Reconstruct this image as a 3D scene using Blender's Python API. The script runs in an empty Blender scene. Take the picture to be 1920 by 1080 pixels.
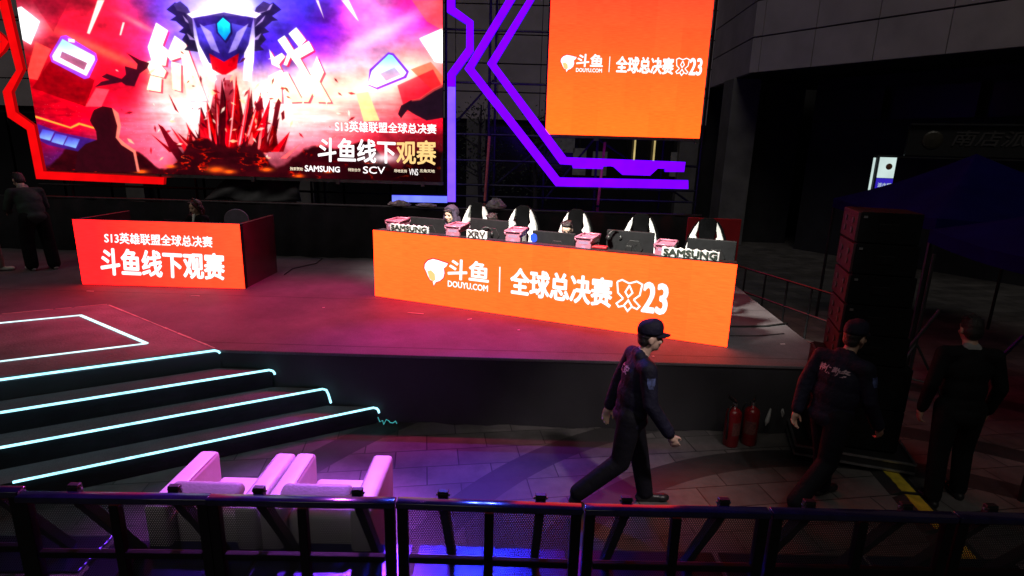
import bpy, bmesh, math, random
import numpy as np
from mathutils import Vector, Matrix, Quaternion
from mathutils.bvhtree import BVHTree
R = math.radians
random.seed(7)
SC = bpy.context.scene
COL = SC.collection
SC.render.engine = 'CYCLES'

# ------------------------------------------------------------------ camera
pitch, roll, CAMH, FPX = R(13.9), R(1.65), 3.025, 1058.0
F = Vector((0, math.cos(pitch), -math.sin(pitch)))
R0 = Vector((1, 0, 0)); U0 = R0.cross(F)
Rr = math.cos(roll) * R0 + math.sin(roll) * U0
Uu = -math.sin(roll) * R0 + math.cos(roll) * U0
cd = bpy.data.cameras.new("camera"); cam = bpy.data.objects.new("camera", cd); COL.objects.link(cam)
m = Matrix.Identity(4)
for i in range(3):
    m[i][0], m[i][1], m[i][2] = Rr[i], Uu[i], -F[i]
m[2][3] = CAMH
cam.matrix_world = m
cd.sensor_width = 36; cd.lens = FPX / 1920 * 36; cd.clip_end = 400; cd.clip_start = .05
SC.camera = cam

# ------------------------------------------------------------------ world, lights, exposure
W = bpy.data.worlds.new("World"); SC.world = W; W.use_nodes = True
nt = W.node_tree; bg = nt.nodes['Background']
sky = nt.nodes.new('ShaderNodeTexSky'); sky.sky_type = 'NISHITA'; sky.sun_disc = False
SUN_EL, SUN_AZ = R(52), R(200)
sky.sun_elevation = SUN_EL; sky.sun_rotation = SUN_AZ
nt.links.new(sky.outputs[0], bg.inputs[0]); bg.inputs[1].default_value = 0.0007

def lamp(name, kind, loc, target, energy, color, **kw):
    d = bpy.data.lights.new(name, kind); d.energy = energy; d.color = color
    for k, v in kw.items(): setattr(d, k, v)
    o = bpy.data.objects.new(name, d); COL.objects.link(o); o.location = loc
    o.rotation_euler = (Vector(target) - Vector(loc)).to_track_quat('-Z', 'Y').to_euler()
    return o
# the night glow of the city from behind the photographer
sd = Vector((math.sin(SUN_AZ) * math.cos(SUN_EL), math.cos(SUN_AZ) * math.cos(SUN_EL), math.sin(SUN_EL)))
lamp('sun', 'SUN', sd * 50, (0, 0, 0), 0.30, (1, .93, .82), angle=R(25))
# stage lamps hanging on the truss over the stage, just above the picture
sw = lamp('stage_wash', 'SPOT', (-2.5, 9.0, 6.0), (-1.85, 3.55, .4), 5600, (.60, .11, 1.0), spot_size=R(22), spot_blend=.85, shadow_soft_size=.08)
sw.scale = (1.25, 1, 1)
ew = lamp('edge_wash', 'SPOT', (-.6, 8.6, 6.3), (-.6, 6.0, .8), 850, (.42, .02, 1.0), spot_size=R(26), spot_blend=.9, shadow_soft_size=.1)
ew.scale = (1.7, 1, 1)
# added magenta fill straight down, making up for weak red spill on the deck
fs2 = lamp('deck_fill', 'SPOT', (-2.2, 8.0, 6.9), (-2.2, 7.5, .8), 2300, (1.0, .012, .20), spot_size=R(44), spot_blend=.9, shadow_soft_size=.15)
fs2.scale = (2.4, 1, 1)
# white lamps on the front truss: one along the players, one across the right end of the stage
fs0 = lamp('desk_light', 'SPOT', (-1.0, 4.2, 6.7), (.55, 8.0, 1.78), 6600, (1, .98, .86), spot_size=R(19), spot_blend=.6, shadow_soft_size=.4)
q_ = fs0.rotation_euler.to_quaternion(); dv = Vector((.927, -.375, 0))   # turn the flat beam along the desk
fs0.rotation_euler = (q_ @ Quaternion((0, 0, 1), math.atan2(dv.dot(q_ @ Vector((0, 1, 0))), dv.dot(q_ @ Vector((1, 0, 0)))))).to_euler()
fs0.scale = (3.4, 1, 1)
fs1 = lamp('right_light', 'SPOT', (1.9, 3.0, 6.6), (2.5, 6.5, 1.0), 520, (1, .90, .92), spot_size=R(17), spot_blend=.9, shadow_soft_size=.12)
fs1.scale = (1.6, 1, 1)
lamp('ground_fill', 'SPOT', (2.9, .8, 6.6), (1.2, 4.95, 0.2), 900, (1, .84, .84), spot_size=R(22), spot_blend=.9, shadow_soft_size=.2)  # added fill spot without a known fixture, brightens the paving and the guard
# a pair of blue beams side by side, pointing at the barrier
for bx in (-.74, -.24): lamp('blue_beam', 'SPOT', (bx, 9.0, 5.45), (bx * .2, 3.2, .3), 750, (.05, .09, 1.0), spot_size=R(34), spot_blend=.9, shadow_soft_size=.03)

SC.view_settings.view_transform = 'Standard'; SC.view_settings.look = 'None'
SC.view_settings.exposure = 0; SC.view_settings.gamma = 1
cy = SC.cycles
cy.use_denoising = True
cy.max_bounces = 6; cy.transparent_max_bounces = 16; cy.sample_clamp_indirect = 3.0
cy.caustics_reflective = False; cy.caustics_refractive = False

# ------------------------------------------------------------------ materials
def mat_base(name):
    M = bpy.data.materials.new(name); M.use_nodes = True
    n = M.node_tree.nodes; l = M.node_tree.links
    return M, n, l
def pbr(name, col, rough=.6, metal=0, var=.25, scale=6., bump=0., bscale=40., spec=.5):
    M, n, l = mat_base(name); b = n['Principled BSDF']
    b.inputs['Roughness'].default_value = rough; b.inputs['Metallic'].default_value = metal
    b.inputs['Specular IOR Level'].default_value = spec
    tc = n.new('ShaderNodeTexCoord')
    nz = n.new('ShaderNodeTexNoise'); nz.inputs['Scale'].default_value = scale; nz.inputs['Detail'].default_value = 6
    l.new(tc.outputs['Object'], nz.inputs['Vector'])
    r = n.new('ShaderNodeMapRange'); r.inputs[1].default_value = .3; r.inputs[2].default_value = .7
    r.inputs[3].default_value = 1 - var; r.inputs[4].default_value = 1 + var
    l.new(nz.outputs[0], r.inputs[0])
    mx = n.new('ShaderNodeVectorMath'); mx.operation = 'SCALE'; mx.inputs[0].default_value = col
    l.new(r.outputs[0], mx.inputs['Scale']); l.new(mx.outputs[0], b.inputs['Base Color'])
    if bump:
        nb = n.new('ShaderNodeTexNoise'); nb.inputs['Scale'].default_value = bscale; nb.inputs['Detail'].default_value = 5
        l.new(tc.outputs['Object'], nb.inputs['Vector'])
        bp = n.new('ShaderNodeBump'); bp.inputs['Strength'].default_value = bump; bp.inputs['Distance'].default_value = .02
        l.new(nb.outputs[0], bp.inputs['Height']); l.new(bp.outputs[0], b.inputs['Normal'])
    return M
def emit(name, col, strength=1., sample=True, var=0.0, scale=8.):
    M, n, l = mat_base(name); n.remove(n['Principled BSDF'])
    e = n.new('ShaderNodeEmission'); e.inputs[0].default_value = (*col, 1); e.inputs[1].default_value = strength
    if var:
        tc = n.new('ShaderNodeTexCoord'); nz = n.new('ShaderNodeTexNoise'); nz.inputs['Scale'].default_value = scale
        l.new(tc.outputs['Object'], nz.inputs['Vector'])
        r = n.new('ShaderNodeMapRange'); r.inputs[1].default_value = .3; r.inputs[2].default_value = .7
        r.inputs[3].default_value = strength * (1 - var); r.inputs[4].default_value = strength * (1 + var)
        l.new(nz.outputs[0], r.inputs[0]); l.new(r.outputs[0], e.inputs[1])
    l.new(e.outputs[0], n['Material Output'].inputs[0])
    if not sample: M.cycles.emission_sampling = 'NONE'
    return M
def led_wall(name, c0, c1, axis, a, b, module=.5):
    """LED modules: colour runs from c0 to c1 along an object axis; faint seams and uneven modules."""
    M, n, l = mat_base(name); n.remove(n['Principled BSDF'])
    tc = n.new('ShaderNodeTexCoord'); sp = n.new('ShaderNodeSeparateXYZ'); l.new(tc.outputs['Object'], sp.inputs[0])
    r = n.new('ShaderNodeMapRange'); r.inputs[1].default_value = a; r.inputs[2].default_value = b
    l.new(sp.outputs[axis], r.inputs[0])
    mx = n.new('ShaderNodeMix'); mx.data_type = 'RGBA'; mx.inputs[6].default_value = (*c0, 1); mx.inputs[7].default_value = (*c1, 1)
    l.new(r.outputs[0], mx.inputs[0])
    sn = n.new('ShaderNodeVectorMath'); sn.operation = 'SNAP'; sn.inputs[1].default_value = (module, module, module)
    l.new(tc.outputs['Object'], sn.inputs[0])
    wn = n.new('ShaderNodeTexWhiteNoise'); l.new(sn.outputs[0], wn.inputs[0])
    nz = n.new('ShaderNodeTexNoise'); nz.inputs['Scale'].default_value = 25; nz.inputs['Detail'].default_value = 8
    mp = n.new('ShaderNodeMapping'); mp.inputs['Scale'].default_value = (.25, 1, 3); l.new(tc.outputs['Object'], mp.inputs[0]); l.new(mp.outputs[0], nz.inputs['Vector'])
    ad = n.new('ShaderNodeMath'); ad.operation = 'MULTIPLY_ADD'; l.new(wn.outputs[0], ad.inputs[0]); ad.inputs[1].default_value = .16
    ad2 = n.new('ShaderNodeMath'); ad2.operation = 'MULTIPLY_ADD'; l.new(nz.outputs[0], ad2.inputs[0]); ad2.inputs[1].default_value = .7; ad2.inputs[2].default_value = .57
    l.new(ad2.outputs[0], ad.inputs[2])
    e = n.new('ShaderNodeEmission'); l.new(mx.outputs[2], e.inputs[0]); l.new(ad.outputs[0], e.inputs[1])
    l.new(e.outputs[0], n['Material Output'].inputs[0])
    return M

K = {}
K['black_metal'] = pbr('black_metal', (.004, .004, .0045), .5, .0, .3, 12, spec=.25)
K['rail'] = pbr('rail', (.012, .011, .048), .13, 0, .3, 12, spec=.6)
K['black_cloth'] = pbr('black_cloth', (.016, .016, .019), .9, 0, .35, 3, .4, 14, spec=.2)
K['skirt'] = pbr('skirt', (.030, .030, .033), .75, 0, .3, 1.3, .25, 3, spec=.3)
K['black_plastic'] = pbr('black_plastic', (.012, .012, .013), .45, 0, .2, 15)
K['grey_plastic'] = pbr('grey_plastic', (.012, .012, .0135), .7, 0, .2, 15, spec=.15)
K['steel'] = pbr('steel', (.35, .35, .36), .35, .9, .25, 10)
K['dark_steel'] = pbr('dark_steel', (.05, .05, .055), .45, .7, .3, 6)
K['white_paint'] = pbr('white_paint', (.75, .76, .75), .5, 0, .06, 8)
K['white_leather'] = pbr('white_leather', (.78, .77, .76), .42, 0, .07, 5, .3, 9)
K['shaded_leather'] = pbr('shaded_leather', (.36, .39, .33), .5, 0, .10, 9, .2, 60)  # white head pads greyed in colour, as if out of the pink wash
K['pink_case'] = pbr('pink_case', (.42, .15, .22), .35, 0, .12, 9)
K['skin'] = pbr('skin', (.42, .26, .19), .55, 0, .12, 25)
K['pale_skin'] = pbr('pale_skin', (.58, .40, .31), .55, 0, .10, 25)
K['hair'] = pbr('hair', (.012, .010, .010), .45, 0, .4, 60, .6, 120)
K['brown_hair'] = pbr('brown_hair', (.05, .022, .018), .45, 0, .4, 60, .6, 120)
K['navy'] = pbr('navy', (.009, .009, .023), .75, 0, .35, 7, .9, 16, spec=.25)
K['navy_dark'] = pbr('navy_dark', (.005, .005, .009), .8, 0, .3, 7, .5, 18, spec=.2)
K['suit'] = pbr('suit', (.006, .006, .007), .8, 0, .3, 7, .4, 16, spec=.15)
K['green_jacket'] = pbr('green_jacket', (.030, .050, .042), .8, 0, .3, 7, .5, 14, spec=.2)
K['beige'] = pbr('beige', (.28, .25, .22), .8, 0, .2, 7, .5, 14)
K['hoodie'] = pbr('hoodie', (.045, .03, .06), .85, 0, .3, 7, .5, 16)
K['shoe_black'] = pbr('shoe_black', (.012, .012, .013), .4)
K['shoe_white'] = pbr('shoe_white', (.6, .62, .56), .6, 0, .12, 20)
K['red_paint'] = pbr('red_paint', (.20, .008, .012), .3, 0, .2, 8)
K['red_board'] = pbr('red_board', (.42, .012, .02), .6, 0, .15, 4)
K['tent_blue'] = pbr('tent_blue', (.004, .0035, .075), .95, 0, .2, 2, .3, 4, spec=.03)
K['tarp'] = pbr('tarp', (.10, .10, .11), .7, 0, .3, 3, .6, 6)
K['plastic_film'] = pbr('plastic_film', (.5, .5, .48), .3, 0, .4, 20, .8, 30)
K['yellow'] = pbr('yellow', (.48, .37, .025), .6, 0, .3, 14)
K['rubber'] = pbr('rubber', (.014, .014, .014), .7)
K['orange_pole'] = pbr('orange_pole', (.9, .22, .09), .5)
K['panel'] = pbr('panel', (.44, .385, .42), .6, 0, .16, 1.2)
K['dark_wall'] = pbr('dark_wall', (.022, .021, .024), .6, 0, .3, 2)
K['column_stone'] = pbr('column_stone', (.14, .135, .135), .6, 0, .25, 2)
K['glass_dark'] = pbr('glass_dark', (.012, .012, .016), .12, 0, .2, 1)
K['cab_black'] = pbr('cab_black', (.004, .004, .0045), .85, 0, .3, 20, .3, 150, spec=.15)
K['grille'] = pbr('grille', (.035, .018, .022), .7, 0, .25, 40, .4, 200, spec=.15)
K['desk_side'] = pbr('desk_side', (.065, .014, .022), .25, 0, .4, 2.2, .0)
K['leaf'] = pbr('leaf', (.03, .04, .025), .6)
K['bark'] = pbr('bark', (.04, .035, .03), .8)
K['chair_purple'] = pbr('chair_purple', (.20, .17, .23), .7, 0, .12, 12)
K['wash_white'] = emit('led_white', (1.5, 1.38, 1.4), 1, False)
K['led_cream'] = emit('led_cream', (1.3, 1.1, .8), 1, False)
K['led_gold'] = emit('led_gold', (1.2, .75, .28), 1, False)
K['cyan_led'] = emit('cyan_led', (.50, 1.2, 1.42), 1.5, True, .25, 9)
K['white_led'] = emit('white_led', (.85, 1.25, 1.35), 1.25, True, .2, 9)
K['red_neon'] = emit('red_neon', (.95, .0025, .004), 1.0, True, .12, 3)
K['red_neon_side'] = emit('red_neon_side', (.35, .001, .002), 1.0, False)
K['purple_neon'] = emit('purple_neon', (.26, .0, 2.0), 1., True, .12, 3)
K['purple_side'] = emit('purple_side', (.035, .0, 1.0), 1., False)
K['lavender_neon'] = emit('lavender_neon', (.30, .12, 1.6), 1., True, .15, 4)
K['pale_blue_neon'] = emit('pale_blue_neon', (.22, .28, 1.5), 1., True, .2, 4)
K['warm_lamp'] = emit('warm_lamp', (.55, .42, .16), 1., True, .3, 2)
K['sign_white'] = emit('sign_white', (.60, .75, .72), 1.0, True, .08, 3)
K['sign_blue'] = emit('sign_blue', (.03, .015, .45), 1.0, True)
K['screen_glow'] = emit('screen_glow', (.5, .48, .36), .7, True, .4, 3)
K['blue_dot'] = emit('blue_dot', (.05, .15, 1.6), 1.2, False)
K['glow_pink'] = emit('glow_pink', (1.0, .6, .85), .8, False)
K['dim_letter'] = pbr('dim_letter', (.05, .047, .047), .5)
K['black_letter'] = pbr('black_letter', (.03, .045, .035), .5)
K['pink_reflective'] = pbr('pink_reflective', (.85, .72, .78), .4, 0, .1, 20)
K['gold'] = pbr('gold', (.5, .35, .08), .4, .4)

# ------------------------------------------------------------------ mesh collecting
class MB:
    def __init__(s): s.v = []; s.f = []; s.m = []
    def add(s, vs, fs, mi=0):
        o = len(s.v); s.v += [tuple(v) for v in vs]; s.f += [tuple(i + o for i in f) for f in fs]; s.m += [mi] * len(fs); return s
    def box(s, c, d, rot=None, mi=0):
        x, y, z = (k / 2 for k in d); c = Vector(c)
        vs = [Vector(p) for p in ((-x, -y, -z), (x, -y, -z), (x, y, -z), (-x, y, -z), (-x, -y, z), (x, -y, z), (x, y, z), (-x, y, z))]
        if rot is not None: vs = [rot @ v for v in vs]
        return s.add([v + c for v in vs], [(0, 3, 2, 1), (4, 5, 6, 7), (0, 1, 5, 4), (1, 2, 6, 5), (2, 3, 7, 6), (3, 0, 4, 7)], mi)
    def beam(s, a, b, w, h, up=(0, 0, 1), mi=0):
        a, b = Vector(a), Vector(b); d = (b - a); L = d.length; d.normalize()
        up = Vector(up)
        if abs(d.dot(up)) > .98: up = Vector((0, 1, 0))
        x = d.cross(up).normalized(); z = x.cross(d)
        M = Matrix((x, d, z)).transposed()
        return s.box((a + b) / 2, (w, L, h), M, mi)
    def tube(s, pts, r, n=8, mi=0, caps=True):
        pts = [Vector(p) for p in pts]; rs = r if isinstance(r, (list, tuple)) else [r] * len(pts)
        rings = []; ref = None
        for i, p in enumerate(pts):
            d = (pts[min(i + 1, len(pts) - 1)] - pts[max(i - 1, 0)]).normalized()
            if ref is None: ref = d.orthogonal().normalized()
            ref = (ref - d * ref.dot(d)).normalized(); b = d.cross(ref)
            rings.append([p + (ref * math.cos(t) + b * math.sin(t)) * rs[i] for t in (2 * math.pi * k / n for k in range(n))])
        vs = [v for q in rings for v in q]; fs = []
        for i in range(len(pts) - 1):
            for k in range(n):
                fs.append((i * n + k, i * n + (k + 1) % n, (i + 1) * n + (k + 1) % n, (i + 1) * n + k))
        if caps: fs += [tuple(range(n))[::-1], tuple((len(pts) - 1) * n + k for k in range(n))]
        return s.add(vs, fs, mi)
    def lathe(s, prof, c=(0, 0, 0), n=20, mi=0, rot=None):
        c = Vector(c); vs = []; fs = []
        for r, z in prof:
            for k in range(n):
                t = 2 * math.pi * k / n; v = Vector((r * math.cos(t), r * math.sin(t), z))
                vs.append(c + (rot @ v if rot is not None else v))
        P = len(prof)
        for i in range(P - 1):
            for k in range(n): fs.append((i * n + k, i * n + (k + 1) % n, (i + 1) * n + (k + 1) % n, (i + 1) * n + k))
        fs += [tuple(range(n))[::-1], tuple((P - 1) * n + k for k in range(n))]
        return s.add(vs, fs, mi)
    def prism(s, poly, depth, y0=0., mi=0, side=None):
        """polygon in (x,z), front face at y0, back at y0+depth"""
        a = sum(poly[i][0] * poly[(i + 1) % len(poly)][1] - poly[(i + 1) % len(poly)][0] * poly[i][1] for i in range(len(poly)))
        if a < 0: poly = poly[::-1]
        n = len(poly); vs = [(x, y0, z) for x, z in poly] + [(x, y0 + depth, z) for x, z in poly]
        s.add(vs, [tuple(range(n)), tuple(range(2 * n - 1, n - 1, -1))], mi)
        return s.add(vs, [(i, i + n, (i + 1) % n + n, (i + 1) % n) for i in range(n)], mi if side is None else side)
    def slab(s, poly, z0, z1, mi=0, side=None):
        a = sum(poly[i][0] * poly[(i + 1) % len(poly)][1] - poly[(i + 1) % len(poly)][0] * poly[i][1] for i in range(len(poly)))
        if a < 0: poly = poly[::-1]
        n = len(poly); vs = [(x, y, z1) for x, y in poly] + [(x, y, z0) for x, y in poly]
        s.add(vs, [tuple(range(n)), tuple(range(2 * n - 1, n - 1, -1))], mi)
        return s.add(vs, [(i, i + n, (i + 1) % n + n, (i + 1) % n) for i in range(n)], mi if side is None else side)
    def ell(s, c, r, rot=None, n=14, k=9, mi=0):
        c = Vector(c); vs = []; fs = []
        for i in range(k + 1):
            ph = math.pi * i / k
            for j in range(n):
                t = 2 * math.pi * j / n; v = Vector((r[0] * math.sin(ph) * math.cos(t), r[1] * math.sin(ph) * math.sin(t), r[2] * math.cos(ph)))
                vs.append(c + (rot @ v if rot is not None else v))
        for i in range(k):
            for j in range(n): fs.append((i * n + j, (i + 1) * n + j, (i + 1) * n + (j + 1) % n, i * n + (j + 1) % n))
        return s.add(vs, fs, mi)
    def build(s, name, mats, parent=None, bevel=0, smooth=False, off=(0, 0, 0)):
        me = bpy.data.meshes.new(name); off = Vector(off)
        me.from_pydata([tuple(Vector(v) - off) for v in s.v], [], s.f)
        mats = mats if isinstance(mats, (list, tuple)) else [mats]
        for M in mats: me.materials.append(K[M] if isinstance(M, str) else M)
        me.polygons.foreach_set('material_index', s.m)
        if smooth: me.polygons.foreach_set('use_smooth', [True] * len(me.polygons))
        bm = bmesh.new(); bm.from_mesh(me); bmesh.ops.remove_doubles(bm, verts=bm.verts, dist=1e-5)
        bmesh.ops.recalc_face_normals(bm, faces=bm.faces); bm.to_mesh(me); bm.free()
        return link(name, me, parent, bevel)
def link(name, me, parent=None, bevel=0):
    o = bpy.data.objects.new(name, me); COL.objects.link(o)
    if parent is not None: o.parent = parent
    if bevel:
        b = o.modifiers.new('bevel', 'BEVEL'); b.width = bevel; b.segments = 2; b.limit_method = 'ANGLE'; b.angle_limit = R(40)
    return o
def tag(o, label, cat, group=None, kind=None):
    if label: o['label'] = label
    if cat: o['category'] = cat
    if group: o['group'] = group
    if kind: o['kind'] = kind
    return o
def thing(name, label, cat, loc=(0, 0, 0), rz=0., group=None):
    o = bpy.data.objects.new(name, None); COL.objects.link(o); o.empty_display_size = .2
    o.location = loc; o.rotation_euler = (0, 0, rz)
    return tag(o, label, cat, group)
def dup(root, loc, rz, label, group=None):
    r = root.copy(); COL.objects.link(r); r.location = loc; r.rotation_euler = (0, 0, rz); r['label'] = label
    if group: r['group'] = group
    for ch in list(root.children):
        c = ch.copy(); COL.objects.link(c); c.parent = r
        for g in list(ch.children):
            d = g.copy(); COL.objects.link(d); d.parent = c
    return r
def strip(pts, w):
    """outline of a mitred stripe round an open polyline (2-D)"""
    L, Rt = [], []
    for i, p in enumerate(pts):
        p = Vector(p)
        d0 = (p - Vector(pts[i - 1])).normalized() if i else None
        d1 = (Vector(pts[i + 1]) - p).normalized() if i < len(pts) - 1 else None
        if d0 is None: d0 = d1
        if d1 is None: d1 = d0
        n0 = Vector((-d0.y, d0.x)); n1 = Vector((-d1.y, d1.x)); b = (n0 + n1).normalized()
        k = w / 2 / max(b.dot(n0), .35)
        L.append(tuple(p + b * k)); Rt.append(tuple(p - b * k))
    return L + Rt[::-1]
def glyphs(text, bold=0.0, shear=0.0):
    """flat filled letters, box-normalised to 0..1"""
    cu = bpy.data.curves.new('letters', 'FONT'); cu.body = text; cu.size = 1; cu.offset = bold; cu.resolution_u = 3; cu.shear = shear
    o = bpy.data.objects.new('letters', cu); COL.objects.link(o)
    dg = bpy.context.evaluated_depsgraph_get(); dg.update()
    me = bpy.data.meshes.new_from_object(o.evaluated_get(dg))
    bpy.data.objects.remove(o); bpy.data.curves.remove(cu)
    co = np.array([v.co[:] for v in me.vertices])[:, :2] if len(me.vertices) else np.zeros((1, 2))
    mn = co.min(0); sz = np.maximum(co.max(0) - mn, 1e-6)
    fs = [tuple(p.vertices) for p in me.polygons]
    bpy.data.meshes.remove(me)
    return (co - mn) / sz, fs
def letters(text, quad, mat, parent, y=-.004, depth=0., bold=0.0, shear=0.0, name='lettering'):
    """letters filling a quad given in local (x,z): bottom-left, bottom-right, top-right, top-left; facing -y.
    bold thickens the strokes with shifted copies laid a hair in front of each other"""
    co, fs = glyphs(text, 0.0, shear); q = [Vector(p) for p in quad]
    hgt = (q[3] - q[0]).length; b = MB(); sh = [(0, 0)]
    if bold: sh += [(bold * hgt * math.cos(t), bold * hgt * math.sin(t)) for t in np.arange(8) * math.pi / 4]
    for k, (dx, dz) in enumerate(sh):
        vs = []
        for u, v in co:
            p = (q[0] * (1 - u) + q[1] * u) * (1 - v) + (q[3] * (1 - u) + q[2] * u) * v
            vs.append((p.x + dx, y - .0003 * k, p.y + dz))
        b.add(vs, fs)
    me = bpy.data.meshes.new(name); me.from_pydata(b.v, [], b.f); me.materials.append(K[mat])
    return link(name, me, parent)
def rect(x0, x1, z0, z1): return [(x0, z0), (x1, z0), (x1, z1), (x0, z1)]

# ------------------------------------------------------------------ ground
def paving():
    M, n, l = mat_base('granite_paving'); b = n['Principled BSDF']; b.inputs['Roughness'].default_value = .5
    tc = n.new('ShaderNodeTexCoord')
    mp = n.new('ShaderNodeMapping'); mp.inputs['Rotation'].default_value = (0, 0, R(-9)); l.new(tc.outputs['Object'], mp.inputs[0])
    br = n.new('ShaderNodeTexBrick'); br.offset = .5
    for k, v in (('Scale', 1.0), ('Mortar Size', .006), ('Brick Width', .62), ('Row Height', .31), ('Bias', 0), ('Mortar Smooth', .1)): br.inputs[k].default_value = v
    br.inputs['Color1'].default_value = (.14, .13, .128, 1); br.inputs['Color2'].default_value = (.082, .077, .076, 1); br.inputs['Mortar'].default_value = (.02, .02, .02, 1)
    l.new(mp.outputs[0], br.inputs[0])
    sub = n.new('ShaderNodeVectorMath'); sub.operation = 'DISTANCE'; sub.inputs[1].default_value = (3.1, 2.0, 0); l.new(tc.outputs['Object'], sub.inputs[0])
    # two darker rings of granite laid round a centre
    def ring(a, c):
        g = n.new('ShaderNodeMath'); g.operation = 'COMPARE'; g.inputs[1].default_value = (a + c) / 2; g.inputs[2].default_value = (c - a) / 2
        l.new(sub.outputs['Value'], g.inputs[0]); return g
    r1, r2, r3 = ring(3.1, 3.42), ring(4.0, 4.32), ring(5.6, 5.95)
    mxm = n.new('ShaderNodeMath'); mxm.operation = 'MAXIMUM'; l.new(r1.outputs[0], mxm.inputs[0]); l.new(r2.outputs[0], mxm.inputs[1])
    mx3 = n.new('ShaderNodeMath'); mx3.operation = 'MAXIMUM'; l.new(mxm.outputs[0], mx3.inputs[0]); l.new(r3.outputs[0], mx3.inputs[1])
    mix = n.new('ShaderNodeMix'); mix.data_type = 'RGBA'; mix.inputs[7].default_value = (.034, .032, .033, 1)
    l.new(mx3.outputs[0], mix.inputs[0]); l.new(br.outputs['Color'], mix.inputs[6])
    nz = n.new('ShaderNodeTexNoise'); nz.inputs['Scale'].default_value = 2.2; nz.inputs['Detail'].default_value = 9; nz.inputs['Roughness'].default_value = .7; l.new(tc.outputs['Object'], nz.inputs['Vector'])
    mr = n.new('ShaderNodeMapRange'); mr.inputs[1].default_value = .3; mr.inputs[2].default_value = .7; mr.inputs[3].default_value = .5; mr.inputs[4].default_value = 1.35; l.new(nz.outputs[0], mr.inputs[0])
    sc = n.new('ShaderNodeVectorMath'); sc.operation = 'SCALE'; l.new(mix.outputs[2], sc.inputs[0]); l.new(mr.outputs[0], sc.inputs['Scale'])
    l.new(sc.outputs[0], b.inputs['Base Color'])
    bp = n.new('ShaderNodeBump'); bp.inputs['Strength'].default_value = .25; bp.inputs['Distance'].default_value = .006; l.new(br.outputs['Fac'], bp.inputs['Height']); bp.invert = True
    l.new(bp.outputs[0], b.inputs['Normal'])
    return M
K['paving'] = paving()
g = MB(); g.add([(-60, -30, 0), (60, -30, 0), (60, 60, 0), (-60, 60, 0)], [(0, 1, 2, 3)])
tag(g.build('ground', 'paving'), 'dark granite paving with curved bands on the square', 'ground', kind='structure')
# (the sky itself is the world; the building fills the view)

# ------------------------------------------------------------------ the stage
def carpet(name, col, bump=.35):
    M, n, l = mat_base(name); b = n['Principled BSDF']; b.inputs['Roughness'].default_value = .7; b.inputs['Specular IOR Level'].default_value = .2
    tc = n.new('ShaderNodeTexCoord')
    n1 = n.new('ShaderNodeTexNoise'); n1.inputs['Scale'].default_value = 1.1; n1.inputs['Detail'].default_value = 10; n1.inputs['Roughness'].default_value = .72; l.new(tc.outputs['Object'], n1.inputs['Vector'])
    n2 = n.new('ShaderNodeTexNoise'); n2.inputs['Scale'].default_value = 90; n2.inputs['Detail'].default_value = 4; l.new(tc.outputs['Object'], n2.inputs['Vector'])
    ad = n.new('ShaderNodeMath'); ad.operation = 'MULTIPLY_ADD'; l.new(n2.outputs[0], ad.inputs[0]); ad.inputs[1].default_value = .7; l.new(n1.outputs[0], ad.inputs[2])
    mr = n.new('ShaderNodeMapRange'); mr.inputs[1].default_value = .5; mr.inputs[2].default_value = 1.2; mr.inputs[3].default_value = .38; mr.inputs[4].default_value = 1.6; l.new(ad.outputs[0], mr.inputs[0])
    # straight joints between the carpet widths
    w = n.new('ShaderNodeTexWave'); w.wave_type = 'BANDS'; w.bands_direction = 'Y'; w.inputs['Scale'].default_value = .157; l.new(tc.outputs['Object'], w.inputs[0])
    cr = n.new('ShaderNodeMapRange'); cr.inputs[1].default_value = 0.0; cr.inputs[2].default_value = .0006; cr.inputs[3].default_value = .45; cr.inputs[4].default_value = 1; l.new(w.outputs[1], cr.inputs[0])
    mu = n.new('ShaderNodeMath'); mu.operation = 'MULTIPLY'; l.new(mr.outputs[0], mu.inputs[0]); l.new(cr.outputs[0], mu.inputs[1])
    sc = n.new('ShaderNodeVectorMath'); sc.operation = 'SCALE'; sc.inputs[0].default_value = col; l.new(mu.outputs[0], sc.inputs['Scale']); l.new(sc.outputs[0], b.inputs['Base Color'])
    bp = n.new('ShaderNodeBump'); bp.inputs['Strength'].default_value = bump; bp.inputs['Distance'].default_value = .012; l.new(ad.outputs[0], bp.inputs['Height']); l.new(bp.outputs[0], b.inputs['Normal'])
    return M
K['stage_carpet'] = carpet('stage_carpet', (.11, .098, .105))
K['tread'] = carpet('tread', (.14, .135, .15))
SH = .81
a30 = R(30.8); ED = Vector((-math.cos(a30), -math.sin(a30), 0))
FY = 5.77
edge0 = Vector((-3.17, FY, 0))
def edge_pt(p, x): return p + ED * ((p.x - x) / math.cos(a30))
eL = edge_pt(edge0, -7.2)
stage = thing('stage', 'black skirted outdoor stage with dark carpet and lit corner steps', 'stage')
poly = [(edge0.x, FY), (3.56, FY), (3.68, 6.7), (3.85, 9.0), (4.08, 11.2), (-10.6, 11.2), (-10.6, 4.6), (eL.x, eL.y)]
MB().slab(poly, SH - .035, SH).build('deck', ['stage_carpet'], stage, .008)
cx, cyy = -3., 8.
inner = [(x + (.012 if x < cx else -.012), y + (.012 if y < cyy else -.012)) for x, y in poly]
sk = MB()
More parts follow.
